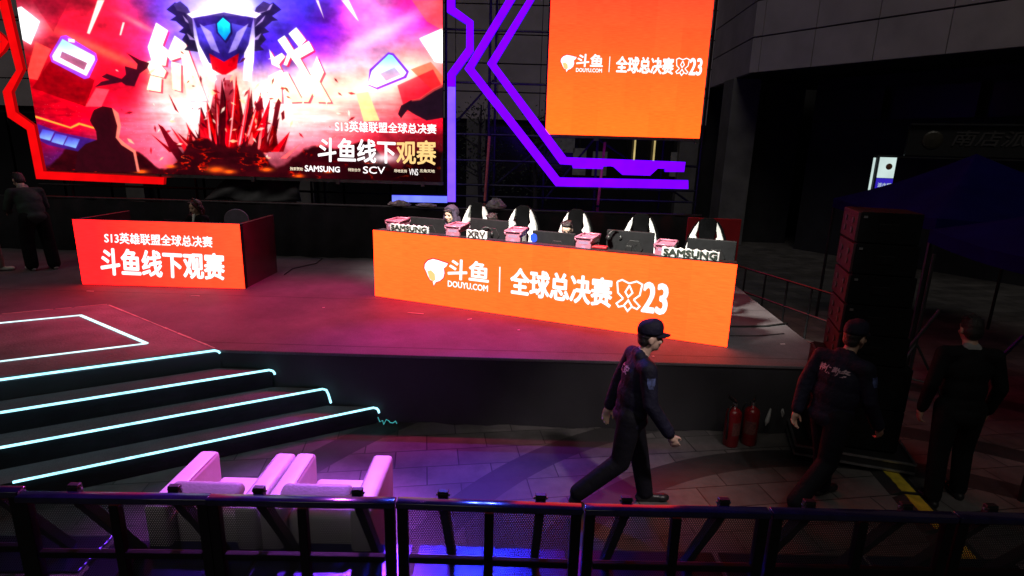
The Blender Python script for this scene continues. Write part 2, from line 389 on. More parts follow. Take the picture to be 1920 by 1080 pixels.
for i in range(len(inner)):
    p, q = Vector(inner[i]), Vector(inner[(i + 1) % len(inner)]); n_ = max(2, int((q - p).length / .12)); nn = Vector(((q - p).y, -(q - p).x)).normalized()
    vs = []; fs = []
    for k in range(n_ + 1):
        b_ = p.lerp(q, k / n_); w = .009 * math.sin(k * 1.9) * math.sin(k * .21) + .009 * math.sin(k * .73 + 1)
        vs += [(b_.x, b_.y, SH - .035), (b_.x - nn.x * w, b_.y - nn.y * w, .45), (b_.x - nn.x * w * 2, b_.y - nn.y * w * 2, .002)]
    for k in range(n_):
        for r_ in range(2): fs.append((k * 3 + r_, k * 3 + r_ + 1, k * 3 + r_ + 4, k * 3 + r_ + 3))
    sk.add(vs, fs)
sk.build('skirt', 'skirt', stage, smooth=True)
# the walk-on carpet over the steps with its ragged taped border
cp = [Vector((-3.22, 5.79)), Vector((-5.48, 7.33)), Vector((-9.2, 5.11)), Vector((-6.95, 3.60))]
sheet = MB().slab([tuple(p) for p in cp], SH + .001, SH + .008)
sheet.build('walkway_carpet', pbr('walkway_carpet', (.19, .15, .155), .7, 0, .3, 2.5, .4, 40), stage)
K['border_tape'] = pbr('border_tape', (.45, .30, .28), .5)
for i in (0, 1):
    tp = MB()
    p, q = cp[i], cp[i + 1]; d = (q - p)
    k = 0.
    while k < .95:
        L = random.uniform(.03, .10); a_, b_ = p + d * k, p + d * min(1, k + L)
        tp.beam((a_.x, a_.y, SH + .010), (b_.x, b_.y, SH + .010), random.uniform(.012, .035), .006)
        k += L + random.uniform(.0, .008)
    tp.build('border_tape', 'border_tape', stage)
# flush light line in the walkway
lines = [((-7.6, 5.55), (-5.45, 6.81)), ((-5.45, 6.81), (-4.01, 5.87)), ((-4.01, 5.87), (-6.4, 4.47))]
for (p, q), lw in zip(lines, (.016, .034, .016)):
    MB().beam((*p, SH + .012), (*q, SH + .012), lw, .014).build('led_strip', 'white_led', stage)
K['scrap'] = pbr('scrap', (.6, .5, .5), .6)
for (x, y, L, a) in ((-1.30, 7.35, .22, -8), (-.55, 7.15, .07, 40), (.1, 6.75, .03, 0), (-4.6, 7.9, .12, 10), (-2.6, 7.5, .03, 30), (-6.2, 8.0, .10, 0), (1.6, 5.95, .025, 20), (3.3, 6.5, .06, 10)):
    MB().box((x, y, SH + .004), (L, .018, .004), Matrix.Rotation(R(a), 3, 'Z')).build('tape_scrap', 'scrap', stage)
# steps
rights = [(-2.59, .61), (-2.02, .405), (-1.47, .20)]
prev = edge0
for k, (x, h) in enumerate(rights):
    p = Vector((x, FY - .022, 0)); pl_ = edge_pt(p, -7.0 + .3 * k); q0 = Vector((prev.x, FY - .022, 0)); ql = edge_pt(q0, -7.2 + .3 * k)
    if k == 2: pl_ = edge_pt(p, -4.75)
    st = MB().slab([(p.x, p.y), (pl_.x, pl_.y), (ql.x, ql.y), (q0.x, q0.y)], .0, h, 0, 1)
    st.build('step', ['tread', 'black_cloth'], stage, .006)
    prev = p
# bright edge strips: top edge and three nosings, each bent down at its right end
def nosing(p, h, xl, drop, tail=None):
    pts = [edge_pt(p, xl) + Vector((0, 0, h)), p + ED * .03 + Vector((0, 0, h)), p + Vector((.012, -.012, h - .012))]
    pts += [p + Vector((.02 + .25 * d, -.014 - .05 * d, h - d)) for d in drop]
    off = Vector((-ED.y, ED.x, 0)) * -.004
    b = MB().tube([q + Vector((.006, -.010, .006)) for q in pts], .012, 8)
    return b.build('led_strip', 'cyan_led', stage, smooth=True)
nosing(edge0 + Vector((0, -.012, 0)), SH, -7.2, [.03])
for (x, h), xl, dr in zip(rights, (-7.0, -6.6, -4.12), ([.03, .05], [.06, .16], [.03, .06])):
    nosing(Vector((x, FY - .03, 0)), h, xl, dr)
tl = MB(); p = Vector((-1.44, 5.70, .10)); pts = [p]
for k in range(9): pts.append(Vector((-1.42 + .024 * k, 5.70 + .03 * math.sin(k * 2.1), .045 + .018 * math.sin(k * 2.7) * (k % 4) * .6)))
tl.tube(pts, .005, 6)
K['cyan_tail'] = emit('cyan_tail', (.05, .35, .36), 1, False)
tl.build('led_tail', 'cyan_tail', stage)
# black backdrop along the rear of the stage
cu = thing('backdrop', 'long black cloth backdrop hung low behind the stage', 'backdrop', (0, 11.05, 0))
vs = []; fs = []; N_ = 150
for i in range(N_ + 1):
    x = -10.6 + 14.25 * i / N_; w = .035 * math.sin(i * 1.35) + .03 * math.sin(i * .47 + 2)
    zt = 1.83 + .02 * math.sin(i * .31)
    vs += [(x, w, .0), (x, w * .8, 1.0), (x, w * .3, zt), (x, w * .3 + .05, zt), (x, w + .05, .0)]
for i in range(N_):
    for k in range(4): fs.append((i * 5 + k, i * 5 + k + 1, i * 5 + k + 6, i * 5 + k + 5))
b = MB(); b.add(vs, fs); b.build('cloth', 'black_cloth', cu, smooth=True)
MB().tube([(-10.6, .02, 1.85), (3.66, .02, 1.85)], .024).build('top_pipe', 'dark_steel', cu)

# ------------------------------------------------------------------ the building behind
bd = thing('building', 'dark grey stone clad building with overhanging upper storeys', 'building', (0, 0, 0))
def clad(b, p, q, z0, rows, rowh, colw, gap=.022, dep=.12):
    p, q = Vector(p), Vector(q); d = (q - p); L = d.length; d.normalize(); nrm = Vector((d.y, -d.x, 0))
    nc = max(1, round(L / colw)); cw = L / nc
    for i in range(nc):
        for j in range(rows):
            a_ = p + d * (i * cw + gap / 2); c_ = p + d * ((i + 1) * cw - gap / 2)
            z_a, z_b = z0 + j * rowh + gap, z0 + (j + 1) * rowh - gap
            o = nrm * random.uniform(0, .006)
            vs = [a_ + o, c_ + o, c_ - nrm * dep, a_ - nrm * dep]
            b.add([(v.x, v.y, z_a) for v in vs] + [(v.x, v.y, z_b) for v in vs], [(0, 1, 5, 4), (1, 2, 6, 5), (3, 0, 4, 7), (0, 3, 2, 1), (4, 5, 6, 7)])
A, B_, C_, D_ = Vector((-26, 22.2, 0)), Vector((7.15, 22.2, 0)), Vector((6.92, 18, 0)), Vector((14.4, 7.7, 0))
b = MB()
clad(b, A, B_, 4.05, 6, 1.0, 1.55); clad(b, B_, C_, 5.4, 5, 1.0, 2.1)
C2 = C_ + (D_ - C_).normalized() * .28
clad(b, C_, C2, 5.4, 5, 1.0, .28); clad(b, C2, D_, 5.4, 5, 1.0, 1.62)
b.build('cladding', 'panel', bd)
core = MB()
core.box((-9.4, 22.6, 7), (33, .5, 14)); core.box((7.4, 20.4, 8.5), (.3, 4.2, 6.2))
core.beam((7.2, 18.02, 8.45), (14.7, 7.75, 8.45), .3, 6.1)
core.box((22, 22.9, 3), (30, .3, 6.2)); core.box((16.6, 8.6, 3), (1.6, .3, 6.2)); core.build('wall', 'dark_wall', bd)
sof = MB().slab([(7.0, 18.05), (7.25, 22.2), (18, 22.2), (18, 7.7), (14.45, 7.75)], 5.44, 5.6)
sof.build('soffit', 'dark_wall', bd)
# recessed dark shop front at street level on the right
sf = MB(); p, q = Vector((9.2, 18.6, 0)), Vector((15.6, 9.6, 0))
for i in range(5):
    a_, c_ = p.lerp(q, i / 5 + .012), p.lerp(q, (i + 1) / 5 - .012)
    sf.beam((a_.x, a_.y, 4.55), (c_.x, c_.y, 4.55), .06, .85)
sf.build('shop_window', pbr('upper_glass', (.030, .028, .030), .3, 0, .3, .6), bd)
bk = MB().beam((9.5, 18.9, 2.7), (15.9, 9.8, 2.7), .1, 5.4); bk.box((8.4, 20.2, 2.7), (2.6, .2, 5.4)); bk.build('rear_wall', 'dark_wall', bd)
gl = MB()
for i in range(18):
    gl.box((-25.5 + i * 1.8, 22.05, 1.9), (1.7, .06, 3.8))
gl.build('shop_glass', 'glass_dark', bd)
for x in (-21, -14.5, -8, -1.5, 6.45): MB().box((x, 21.9, 2), (.7, .4, 4.1)).build('column', 'column_stone', bd, .02)
MB().box((7.35, 19.6, 2.7), (.9, .9, 5.4)).build('corner_column', 'column_stone', bd, .02)
for x in (4.05 * 1.1, 4.72 * 1.1):
    MB().box((x, 21.85, 3.05), (.055, .05, .95)).build('wall_lamp', 'warm_lamp', bd)
K['pale_door'] = pbr('pale_door', (.30, .30, .29), .5)
for x, z, w_, h_ in ((1.6, 3.2, .9, .55), (2.2, 2.6, .5, 1.0), (2.9, 2.55, .55, .9), (5.7, 2.6, .8, .9)):
    MB().box((x * 1.1, 21.98, z), (w_, .04, h_)).build('door_panel', 'pale_door', bd)
# police station fascia and light column
fs_ = thing('shop_sign', 'unlit dark fascia signboard with slanted Chinese letters over the doors', 'sign', (9.25, 13.5, 3.12), R(-24))
MB().box((1.8, .1, .33), (4.0, .16, .66)).build('board', 'black_plastic', fs_, .01)
MB().box((1.8, -.02, .70), (4.0, .12, .035)).build('edge_trim', 'dark_steel', fs_)
MB().box((1.5, -.02, -.04), (4.4, .12, .03)).build('lower_trim', 'dark_steel', fs_)
letters('南店派出所多', [(.62, .24), (3.3, .24), (3.4, .58), (.72, .58)], 'dim_letter', fs_, y=-.004, depth=.02, bold=.012)
MB().lathe([(.0, 0), (.18, 0), (.2, .02), (.16, .035), (0, .05)], (.28, .02, .36), 20, rot=Matrix.Rotation(R(90), 3, 'X')).build('badge', pbr('dim_badge', (.035, .03, .02), .4), fs_)
ps = thing('light_column', 'tall lit white sign column with blue band and police badge', 'sign', (8.98, 14.0, 0), R(-8))
MB().box((0, .16, 1.55), (.46, .24, 3.14)).build('housing', 'dark_steel', ps, .02)
MB().box((.0, .02, 2.83), (.36, .06, .50)).build('light_panel', 'sign_white', ps, .012)
MB().box((.0, .02, 2.38), (.36, .06, .38)).build('blue_panel', 'sign_blue', ps, .012)
MB().box((-.27, .10, 2.3), (.03, .06, 1.5)).build('edge_light', 'sign_white', ps)
MB().lathe([(0, 0), (.07, 0), (.075, .008), (.055, .016), (0, .02)], (.03, -.012, 2.85), 20, rot=Matrix.Rotation(R(90), 3, 'X')).build('badge', pbr('police_badge', (.35, .16, .08), .4), ps)
letters('派出所', rect(-.15, .15, 2.36, 2.46), 'sign_white', ps, y=-.014, bold=.01)

# bare young trees between scaffold and building
def tree(x, y, h, seed, label):
    rd = random.Random(seed); t = thing('street_tree', label, 'tree', (x, y, 0), 0, 'dim trees behind the scaffold')
    tr = MB(); lf = MB()
    tr.tube([(0, 0, 0), (.03, 0, h * .3), (-.03, .04, h * .55), (.02, 0, h * .8)], [.10, .075, .05, .02], 8)
    for k in range(16):
        z = rd.uniform(.32, .85) * h; an = rd.uniform(0, 6.28); L = rd.uniform(.5, 1.3) * (1.15 - z / h)
        p0 = Vector((0, 0, z)); p1 = p0 + Vector((math.cos(an), math.sin(an), .5)) * L * .6; p2 = p1 + Vector((math.cos(an + .5), math.sin(an + .5), .9)) * L * .6
        tr.tube([p0, p1, p2], [.025, .014, .005], 5)
        for q in range(34):
            c = p0.lerp(p2, rd.uniform(.3, 1.1)) + Vector((rd.gauss(0, .2), rd.gauss(0, .2), rd.gauss(0, .2)))
            u = Vector((rd.gauss(0, 1), rd.gauss(0, 1), rd.gauss(0, 1))).normalized(); v = u.orthogonal().normalized(); s = rd.uniform(.03, .06)
            lf.add([c - u * s, c + v * s * .5, c + u * s, c - v * s * .5], [(0, 1, 2, 3)])
    tr.build('trunk', 'bark', t); lf.build('crown', 'leaf', t)
tree(-1.0, 16.2, 5.2, 3, 'bare young tree between the red screen and purple arrow')
tree(.6, 17.2, 4.6, 5, 'low bushy tree behind the inner purple arrow')

# scaffold of black pipes carrying the screens
sc_ = thing('scaffold', 'black pipe scaffold tower carrying the screens and purple arrows', 'scaffold', (0, 12.15, 0))
for x, y in ((-.58, 0), (-.46, .1), (-1.5, .3), (.62, .5), (1.72, .2), (3.86, 0), (3.3, .9), (-4.4, .2), (-6.9, .2), (-9.6, .2), (-4.32, .8)):
    MB().tube([(x, y, 0), (x, y, 7.2)], .027, 8).build('upright', 'dark_steel', sc_)
for z in (2.0, 2.24, 2.75, 3.28, 4.3, 5.3, 6.6):
    MB().tube([(-10.2, .06, z), (3.9, .06, z + .01)], .024, 8).build('ledger', 'dark_steel', sc_)
for p, q in (((-.5, .2, 2.2), (.8, .2, 3.3)), ((.7, .4, 2.0), (1.7, .4, 3.3)), ((1.7, .3, 3.3), (3.8, .3, 2.0)), ((-1.5, .3, 3.3), (-.5, .3, 4.4))):
    MB().tube([p, q], .022, 8).build('brace', 'dark_steel', sc_)
for i, (p, q, lab) in enumerate((((-.66, 0, 1.2), (-.55, 0, 3.25), 'thin orange red pole leaning beside the scaffold upright'), ((1.71, 0, 1.2), (1.81, 0, 3.2), 'thin orange red pole standing under the tall orange screen'))):
    t = thing('marker_pole', lab, 'pole', (p[0], 11.9, 0), 0, 'orange marker poles')
    d = Vector(q) - Vector(p); a_ = Vector(p) - Vector((p[0], 0, 0))
    foot = a_ - d * (1.2 / d.z)
    MB().tube([foot, a_ + d], .028, 8).build('shaft', 'orange_pole', t)
    for k in (.28, .34): MB().tube([a_ + d * k, a_ + d * (k + .02)], .03, 8).build('dark_band', 'rubber', t)
# grey tarpaulin hanging under the big screen
tb = MB(); vs = []; fs = []
for i in range(25):
    for j in range(9):
        u, v = i / 24, j / 8
        x0 = -5.95 - .45 * v; x1 = -4.40; x = x0 + (x1 - x0) * u
        vs.append((x, 11.75 + .05 * math.sin(u * 17 + v * 3) + .04 * math.sin(u * 7 - v * 5) - .12 * v, 2.25 - .43 * v + .03 * math.sin(u * 9) * v))
for i in range(24):
    for j in range(8): fs.append((i * 9 + j, i * 9 + j + 1, i * 9 + j + 10, i * 9 + j + 9))
tb.add(vs, fs); o = tb.build('tarpaulin', 'tarp', smooth=True); s_ = o.modifiers.new('thickness', 'SOLIDIFY'); s_.thickness = .004
tag(o, 'grey tarpaulin hanging crumpled under the big red screen', 'tarpaulin')
def lump(x, y, z, w, h, label, sd):
    rd = random.Random(sd); b = MB(); b.ell((0, 0, h * .35), (w / 2, .11, h * .65), n=18, k=10)
    b.v = [(v[0] * rd.uniform(.75, 1.2), v[1] * rd.uniform(.7, 1.2), max(0, v[2] * rd.uniform(.7, 1.25))) for v in b.v]
    o = b.build('plastic_sheet', 'plastic_film'); o.location = (x, y, z)
    tag(o, label, 'plastic sheet', 'crumpled plastic sheets on the backdrop')
lump(-2.25, 11.1, 1.872, .42, .10, 'crumpled clear plastic sheet under the left end of the lavender bar', 1)
lump(-1.72, 11.1, 1.872, .40, .06, 'flat crumpled plastic sheet under the right end of the lavender bar', 2)
lump(-.36, 11.1, 1.872, .38, .17, 'tall crumpled plastic sheet behind the second gaming chair', 3)

# ------------------------------------------------------------------ neon outline signs
def neon(name, label, loc, parts):
    t = thing(name, label, 'neon sign', loc)
    for nm, poly, mats, d in parts:
        poly = [(x - loc[0], z - loc[2]) for x, z in poly]
        MB().prism(poly, d, -d / 2, 0, 1).build(nm, mats, t)
    return t
P_ = ['purple_neon', 'purple_side']
red = [(-9.74, 5.75), (-9.67, 5.43), (-9.56, 4.2), (-9.89, 3.81), (-9.88, 3.34), (-9.55, 3.11), (-9.53, 2.17), (-7.0, 2.13), (-6.97, 2.27), (-9.36, 2.32), (-9.39, 3.2), (-9.71, 3.44), (-9.72, 3.81), (-9.42, 4.23), (-9.5, 5.44), (-9.57, 5.75)]
neon('neon_outline', 'red neon outline zigzagging round the lower left corner of the big screen', (-9.5, 11.4, 2.1), [('neon_bar', red, ['red_neon', 'red_neon_side'], .08)])
red2 = [(-10.2, 5.05), (-9.9, 4.93), (-9.78, 4.83), (-9.69, 4.72), (-9.83, 4.55), (-9.99, 4.43), (-10.2, 4.34), (-10.2, 4.5), (-9.96, 4.6), (-9.84, 4.72), (-9.92, 4.81), (-10.2, 4.9)]
neon('neon_outline', 'short red neon hook at the left edge beyond the red outline', (-9.9, 11.5, 4.3), [('neon_bar', red2, ['red_neon', 'red_neon_side'], .08)])
p1 = [(-1.35, 5.9), (-1.35, 5.44), (-.99, 5.24), (-.99, 4.83), (-1.34, 4.37), (-1.34, 4.135), (-1.19, 4.135), (-1.19, 4.33), (-.85, 4.77), (-.86, 5.3), (-1.2, 5.52), (-1.21, 5.9)]
neon('neon_outline', 'thin zigzag purple and lavender neon along the right edge of the big screen', (-1.26, 11.4, 1.9), [
    ('neon_bar', p1, P_, .08), ('neon_bar', [(-1.34, 4.13), (-1.34, 1.95), (-1.18, 1.95), (-1.19, 4.13)], ['lavender_neon', 'purple_side'], .08),
    ('neon_bar', [(-2.45, 2.05), (-2.45, 1.92), (-1.345, 1.93), (-1.345, 2.06)], ['pale_blue_neon', 'purple_side'], .08)])
ko = [(-.10, 5.95), (-.26, 5.68), (-1.02, 4.46), (.81, 2.32), (3.44, 2.34), (3.42, 2.51), (.88, 2.49), (-.84, 4.48), (-.09, 5.69), (.06, 5.95)]
neon('neon_arrow', 'large outer purple neon arrow with its foot along the bottom', (.8, 11.4, 2.3), [('neon_bar', ko, P_, .08)])
ki = [(.28, 5.95), (.13, 5.69), (-.59, 4.56), (.87, 2.75), (1.11, 2.74), (1.13, 2.68), (1.71, 2.68), (1.72, 2.73), (1.86, 2.74), (1.92, 2.73), (2.11, 2.58), (2.65, 2.58), (2.79, 2.72), (2.93, 2.72), (2.94, 2.66), (3.31, 2.67), (3.32, 2.86), (.99, 2.885), (-.42, 4.56), (.27, 5.7), (.42, 5.95)]
neon('neon_arrow', 'smaller inner purple neon arrow with notched foot under the orange screen', (.9, 11.36, 2.6), [('neon_bar', ki, P_, .08)])

# ------------------------------------------------------------------ the picture on the big screen (made here, pixel by pixel)
SWm, SHm, IW, IH = 8.0, 4.6, 1280, 736
Hm = np.array([0.01005228381299626, -0.0016852209807522833, -0.3011086685725058, 0.00028367640006020297, -0.009847858855062574, 3.12465630923271, 6.014636824265519e-06, -0.00020879880912640932, 1.]).reshape(3, 3)
def S(x, y):      # artwork units -> metres on the screen
    q = Hm @ np.array([x, y, 1.]); return q[0] / q[2], q[1] / q[2]
def artwork():
    rng = np.random.default_rng(4)
    uu, vv = np.meshgrid((np.arange(IW) + .5) / IW * SWm, (np.arange(IH) + .5) / IH * SHm)
    Hi = np.linalg.inv(Hm); d = Hi[2, 0] * uu + Hi[2, 1] * vv + Hi[2, 2]
    X = (Hi[0, 0] * uu + Hi[0, 1] * vv + Hi[0, 2]) / d; Y = (Hi[1, 0] * uu + Hi[1, 1] * vv + Hi[1, 2]) / d
    def vnoise(fx, fy, seed):
        r = np.random.default_rng(seed); G = r.random((64, 64))
        x, y = uu * fx, vv * fy; xi, yi = np.floor(x).astype(int), np.floor(y).astype(int); fx_, fy_ = x - xi, y - yi
        fx_ = fx_ * fx_ * (3 - 2 * fx_); fy_ = fy_ * fy_ * (3 - 2 * fy_); g = lambda a, b: G[b % 64, a % 64]
        return (g(xi, yi) * (1 - fx_) + g(xi + 1, yi) * fx_) * (1 - fy_) + (g(xi, yi + 1) * (1 - fx_) + g(xi + 1, yi + 1) * fx_) * fy_
    def fbm(f, seed, o=5, ax=1., ay=1.):
        s = 0; a = .5
        for k in range(o): s = s + a * vnoise(f * ax * 2 ** k, f * ay * 2 ** k, seed + k); a *= .5
        return s
    wx = X + (fbm(1.1, 1) - .5) * 110; wy = Y + (fbm(1.1, 20) - .5) * 90
    blobs = [(30, 150, 130, 10, 20), (150, 50, 205, 35, 60), (90, 20, 140, 25, 45), (240, 30, 235, 60, 110), (300, 10, 90, 60, 230), (360, 20, 150, 120, 250), (420, 0, 215, 220, 255), (520, 35, 75, 45, 205), (560, 10, 60, 70, 200), (580, 70, 90, 20, 175), (640, 60, 205, 60, 190), (700, 40, 255, 170, 240), (690, 90, 250, 190, 235),
             (770, 60, 205, 20, 170), (820, 10, 160, 40, 60), (740, 150, 255, 245, 215), (650, 180, 255, 235, 205), (420, 220, 255, 185, 170), (330, 180, 255, 205, 195), (560, 200, 255, 225, 215), (200, 170, 205, 15, 45), (120, 200, 190, 5, 28), (70, 240, 130, 5, 18), (240, 240, 225, 80, 110), (300, 250, 230, 120, 140), (560, 240, 245, 130, 160), (690, 215, 235, 55, 85), (800, 170, 205, 10, 40), (790, 120, 235, 150, 120),
             (300, 280, 215, 95, 125), (100, 290, 60, 30, 110), (200, 325, 45, 6, 12), (400, 320, 50, 5, 10), (560, 320, 60, 8, 14), (760, 330, 26, 8, 12), (620, 265, 200, 60, 80), (700, 290, 130, 15, 25), (800, 300, 70, 12, 18), (130, 130, 215, 40, 55), (60, 330, 30, 5, 10)]
    W_ = 0; C = 0
    for x, y, r, g, b in blobs:
        w = np.exp(-((wx - x) ** 2 + (wy - y) ** 2) / (2 * 38. ** 2)) + 1e-9
        W_ = W_ + w; C = C + w[..., None] * np.array([r, g, b]) / 255.
    C = C / W_[..., None]
    # cloud texture above, streaky stands below
    cl = fbm(1.6, 40, 6, 1, 1.6); C *= (1 + (cl - .5) * 1.1 * np.clip((230 - Y) / 100, 0, 1))[..., None]
    stv = vnoise(1.2, 26, 60) * .6 + vnoise(6, 40, 61) * .4; C *= (1 + (stv - .5) * .55 * np.exp(-((Y - 225) / 45.) ** 2))[..., None]
    sparkle = (rng.random((IH, IW)) > .9975) & (Y > 195) & (Y < 300); C[sparkle] += .5
    def poly(pts, col, a=1., soft=0.):
        q = np.array([S(*p) for p in pts]) / [SWm, SHm] * [IW, IH]
        x0, y0 = np.floor(q.min(0) - 2 - soft).astype(int); x1, y1 = np.ceil(q.max(0) + 2 + soft).astype(int)
        x0, y0 = max(x0, 0), max(y0, 0); x1, y1 = min(x1, IW), min(y1, IH)
        if x1 <= x0 or y1 <= y0: return
        cov = np.zeros((y1 - y0, x1 - x0))
        for sx in (.2, .5, .8):
            for sy in (.2, .5, .8):
                gx, gy = np.meshgrid(np.arange(x0, x1) + sx, np.arange(y0, y1) + sy); ins = np.zeros(gx.shape, bool)
                for i in range(len(q)):
                    xa, ya = q[i]; xb, yb = q[(i + 1) % len(q)]
                    if ya == yb: continue
                    c = ((ya > gy) != (yb > gy)) & (gx < (xb - xa) * (gy - ya) / (yb - ya) + xa); ins ^= c
                cov += ins
        cov = cov / 9. * a
        c = np.array(col) / 255. if not callable(col) else col(X[y0:y1, x0:x1], Y[y0:y1, x0:x1])
        C[y0:y1, x0:x1] = C[y0:y1, x0:x1] * (1 - cov[..., None]) + c * cov[..., None]
    def glow(x, y, sx, sy, col, a, ang=0.):
        dx, dy = X - x, Y - y; c, s = math.cos(ang), math.sin(ang)
        g = np.exp(-((dx * c + dy * s) / sx) ** 2 - ((-dx * s + dy * c) / sy) ** 2) * a
        C[:] = C * (1 - g[..., None]) + np.array(col) / 255. * g[..., None]
    grad = lambda c0, c1, y0, y1: (lambda x, y: np.array(c0)[None, None] / 255. * (1 - np.clip((y - y0) / (y1 - y0), 0, 1))[..., None] + np.array(c1)[None, None] / 255. * np.clip((y - y0) / (y1 - y0), 0, 1)[..., None])
    glow(735, 145, 95, 26, (255, 250, 230), .95, -.35); glow(420, 215, 120, 40, (255, 235, 225), .8); glow(560, 215, 60, 26, (255, 225, 205), .5)
    glow(190, 95, 120, 9, (255, 130, 90), .55, .42); glow(720, 60, 80, 14, (255, 215, 250), .7, -.5); glow(260, 45, 40, 5, (255, 170, 160), .5, .5)
    for pts in ([(183, 0), (196, 0), (168, 64), (163, 62)], [(230, 42), (234, 42), (227, 66), (224, 66)], [(592, 0), (597, 0), (608, 36)], [(640, 0), (654, 0), (673, 40), (668, 36)]): poly(pts, (255, 240, 225), .9)
    # lamp boxes on the stands
    poly([(10, 22), (40, 12), (75, 40), (58, 84), (28, 66)], (255, 240, 245)); glow(50, 50, 30, 28, (255, 245, 250), .8)
    poly([(60, 0), (130, 0), (100, 60)], (110, 15, 35), .45)
    poly([(66, 78), (96, 92), (70, 150), (48, 146)], (235, 90, 80), .75); poly([(96, 112), (178, 150), (160, 200), (60, 165)], (110, 4, 14), .85)
    poly([(114, 68), (124, 66), (180, 100), (183, 112), (167, 146), (158, 148), (97, 116), (93, 104)], (150, 70, 225)); poly([(117, 73), (177, 105), (178, 112), (162, 142), (100, 112), (98, 105)], grad((170, 215, 235), (255, 250, 255), 80, 115))
    poly([(116, 96), (164, 118), (158, 132), (112, 108)], (120, 40, 70), .8); poly([(128, 72), (140, 74), (140, 80), (128, 78)], (255, 235, 245))
    poly([(693, 130), (728, 98), (738, 100), (767, 134), (762, 146), (708, 168), (690, 160)], (110, 50, 190)); poly([(697, 133), (729, 102), (736, 104), (762, 136), (757, 143), (706, 164), (690, 158)], grad((130, 225, 250), (255, 250, 250), 100, 145)); poly([(712, 138), (740, 126), (752, 140), (724, 152)], (150, 90, 130), .6)
    poly([(786, 72), (836, 50), (836, 120), (815, 116)], (255, 248, 245)); poly([(772, 0), (836, 0), (836, 60), (800, 40)], (235, 110, 90), .55)
    poly([(770, 130), (808, 116), (836, 150), (812, 170)], (225, 100, 75), .8); poly([(745, 160), (812, 130), (836, 175), (800, 200), (760, 210)], (190, 8, 30), .6)
    poly([(668, 176), (690, 172), (712, 226), (682, 228)], (255, 220, 150), .75); poly([(180, 165), (205, 168), (190, 200), (160, 200)], (250, 120, 130), .55)
    # the two big characters, tilted blocks of light
    blocks = [[(292.7, 42.5), (315.1, 57.3), (304.7, 85.6), (315.4, 94.4), (310.7, 123.4), (302.2, 122.1), (312.2, 133.8), (307.2, 145.4), (283.3, 140.1), (272.6, 117.1), (283.9, 113.3), (277.0, 88.1)], [(282.0, 141.6), (302.8, 146.0), (301.5, 172.5), (275.1, 168.1)], [(327.4, 66.7), (348.8, 82.5), (358.8, 110.2), (373.0, 147.9), (387.8, 188.9), (352.5, 188.9), (345.6, 151.1), (343.7, 125.9), (339.9, 107.0), (320.4, 113.9), (312.2, 103.9)], [(321.1, 115.2), (339.3, 120.2), (339.3, 171.5), (323.6, 166.8)], [(541.0, 63.2), (555.5, 51.2), (574.0, 75.2), (560.4, 88.1)], [(520.5, 75.2), (533.5, 66.4), (551.0, 94.0), (578.9, 76.5), (588.6, 94.6), (562.7, 108.9), (582.1, 142.6), (593.8, 104.3), (607.4, 135.5), (599.0, 152.9), (621.0, 191.8), (594.4, 191.2), (585.4, 175.0), (578.2, 191.2), (563.0, 190.5), (578.9, 152.3), (544.5, 106.9), (538.0, 123.1), (531.6, 121.2), (538.7, 101.1)], [(504.3, 91.4), (514.1, 107.6), (528.3, 99.2), (534.8, 106.3), (523.1, 120.5), (530.9, 136.1), (538.7, 134.8), (568.5, 190.5), (544.2, 191.8), (527.0, 158.8), (528.3, 191.8), (506.9, 191.2), (503.0, 142.6), (528.3, 130.3), (509.5, 120.5)]]
    for bl in blocks: poly([(x + 4, y + 3) for x, y in bl], (205, 30, 60), .75)
    for bl in blocks: poly(bl, grad((255, 255, 250), (255, 236, 190), 50, 210))
    # a plain goblet with a blue stone on a heap of red crystal
    glow(420, 20, 80, 30, (235, 235, 255), .8)
    for sx in (-1, 1):
        for k, (rx, ry, w) in enumerate(((92, 30, 16), (78, 52, 12), (70, 86, 9))): poly([(420 + sx * (58 - 4 * k), 26 + 24 * k), (420 + sx * rx, ry - 26), (420 + sx * (rx + w), ry - 12), (420 + sx * (rx - 2), ry), (420 + sx * (rx + w * .6), ry + 8), (420 + sx * (50 - 4 * k), 46 + 26 * k)], (38, 26, 66)); poly([(420 + sx * (60 - 4 * k), 28 + 24 * k), (420 + sx * rx, ry - 24), (420 + sx * (rx - 6), ry - 12)], (200, 170, 235), .8)
    poly([(348, 24), (332, 20), (325, 8), (338, 2), (352, 14), (366, 44), (374, 84), (358, 60)], (60, 45, 90)); poly([(484, 24), (500, 20), (508, 8), (494, 2), (480, 14), (470, 44), (462, 84), (476, 60)], (60, 45, 90))
    poly([(360, 30), (376, 40), (390, 100), (412, 150), (398, 152), (376, 112), (364, 70)], grad((120, 90, 190), (255, 250, 255), 30, 90)); poly([(476, 30), (462, 40), (458, 100), (456, 150), (470, 152), (476, 112), (478, 70)], grad((120, 90, 190), (255, 246, 255), 30, 90))
    poly([(362, 30), (476, 30), (466, 84), (448, 118), (420, 130), (392, 118), (374, 84)], grad((90, 80, 190), (40, 20, 110), 30, 120)); poly([(350, 26), (380, 16), (420, 12), (460, 16), (490, 26), (480, 34), (420, 22), (360, 34)], (245, 232, 255)); poly([(362, 34), (420, 23), (476, 34), (470, 52), (420, 40), (370, 52)], (40, 22, 90), .85)
    poly([(374, 44), (396, 60), (412, 100), (396, 92)], (190, 170, 240), .7); poly([(466, 44), (444, 60), (428, 100), (444, 92)], (200, 180, 245), .7)
    poly([(392, 100), (420, 116), (448, 100), (444, 128), (420, 142), (398, 130)], (200, 15, 30)); poly([(404, 140), (436, 140), (432, 160), (408, 160)], (215, 150, 160))
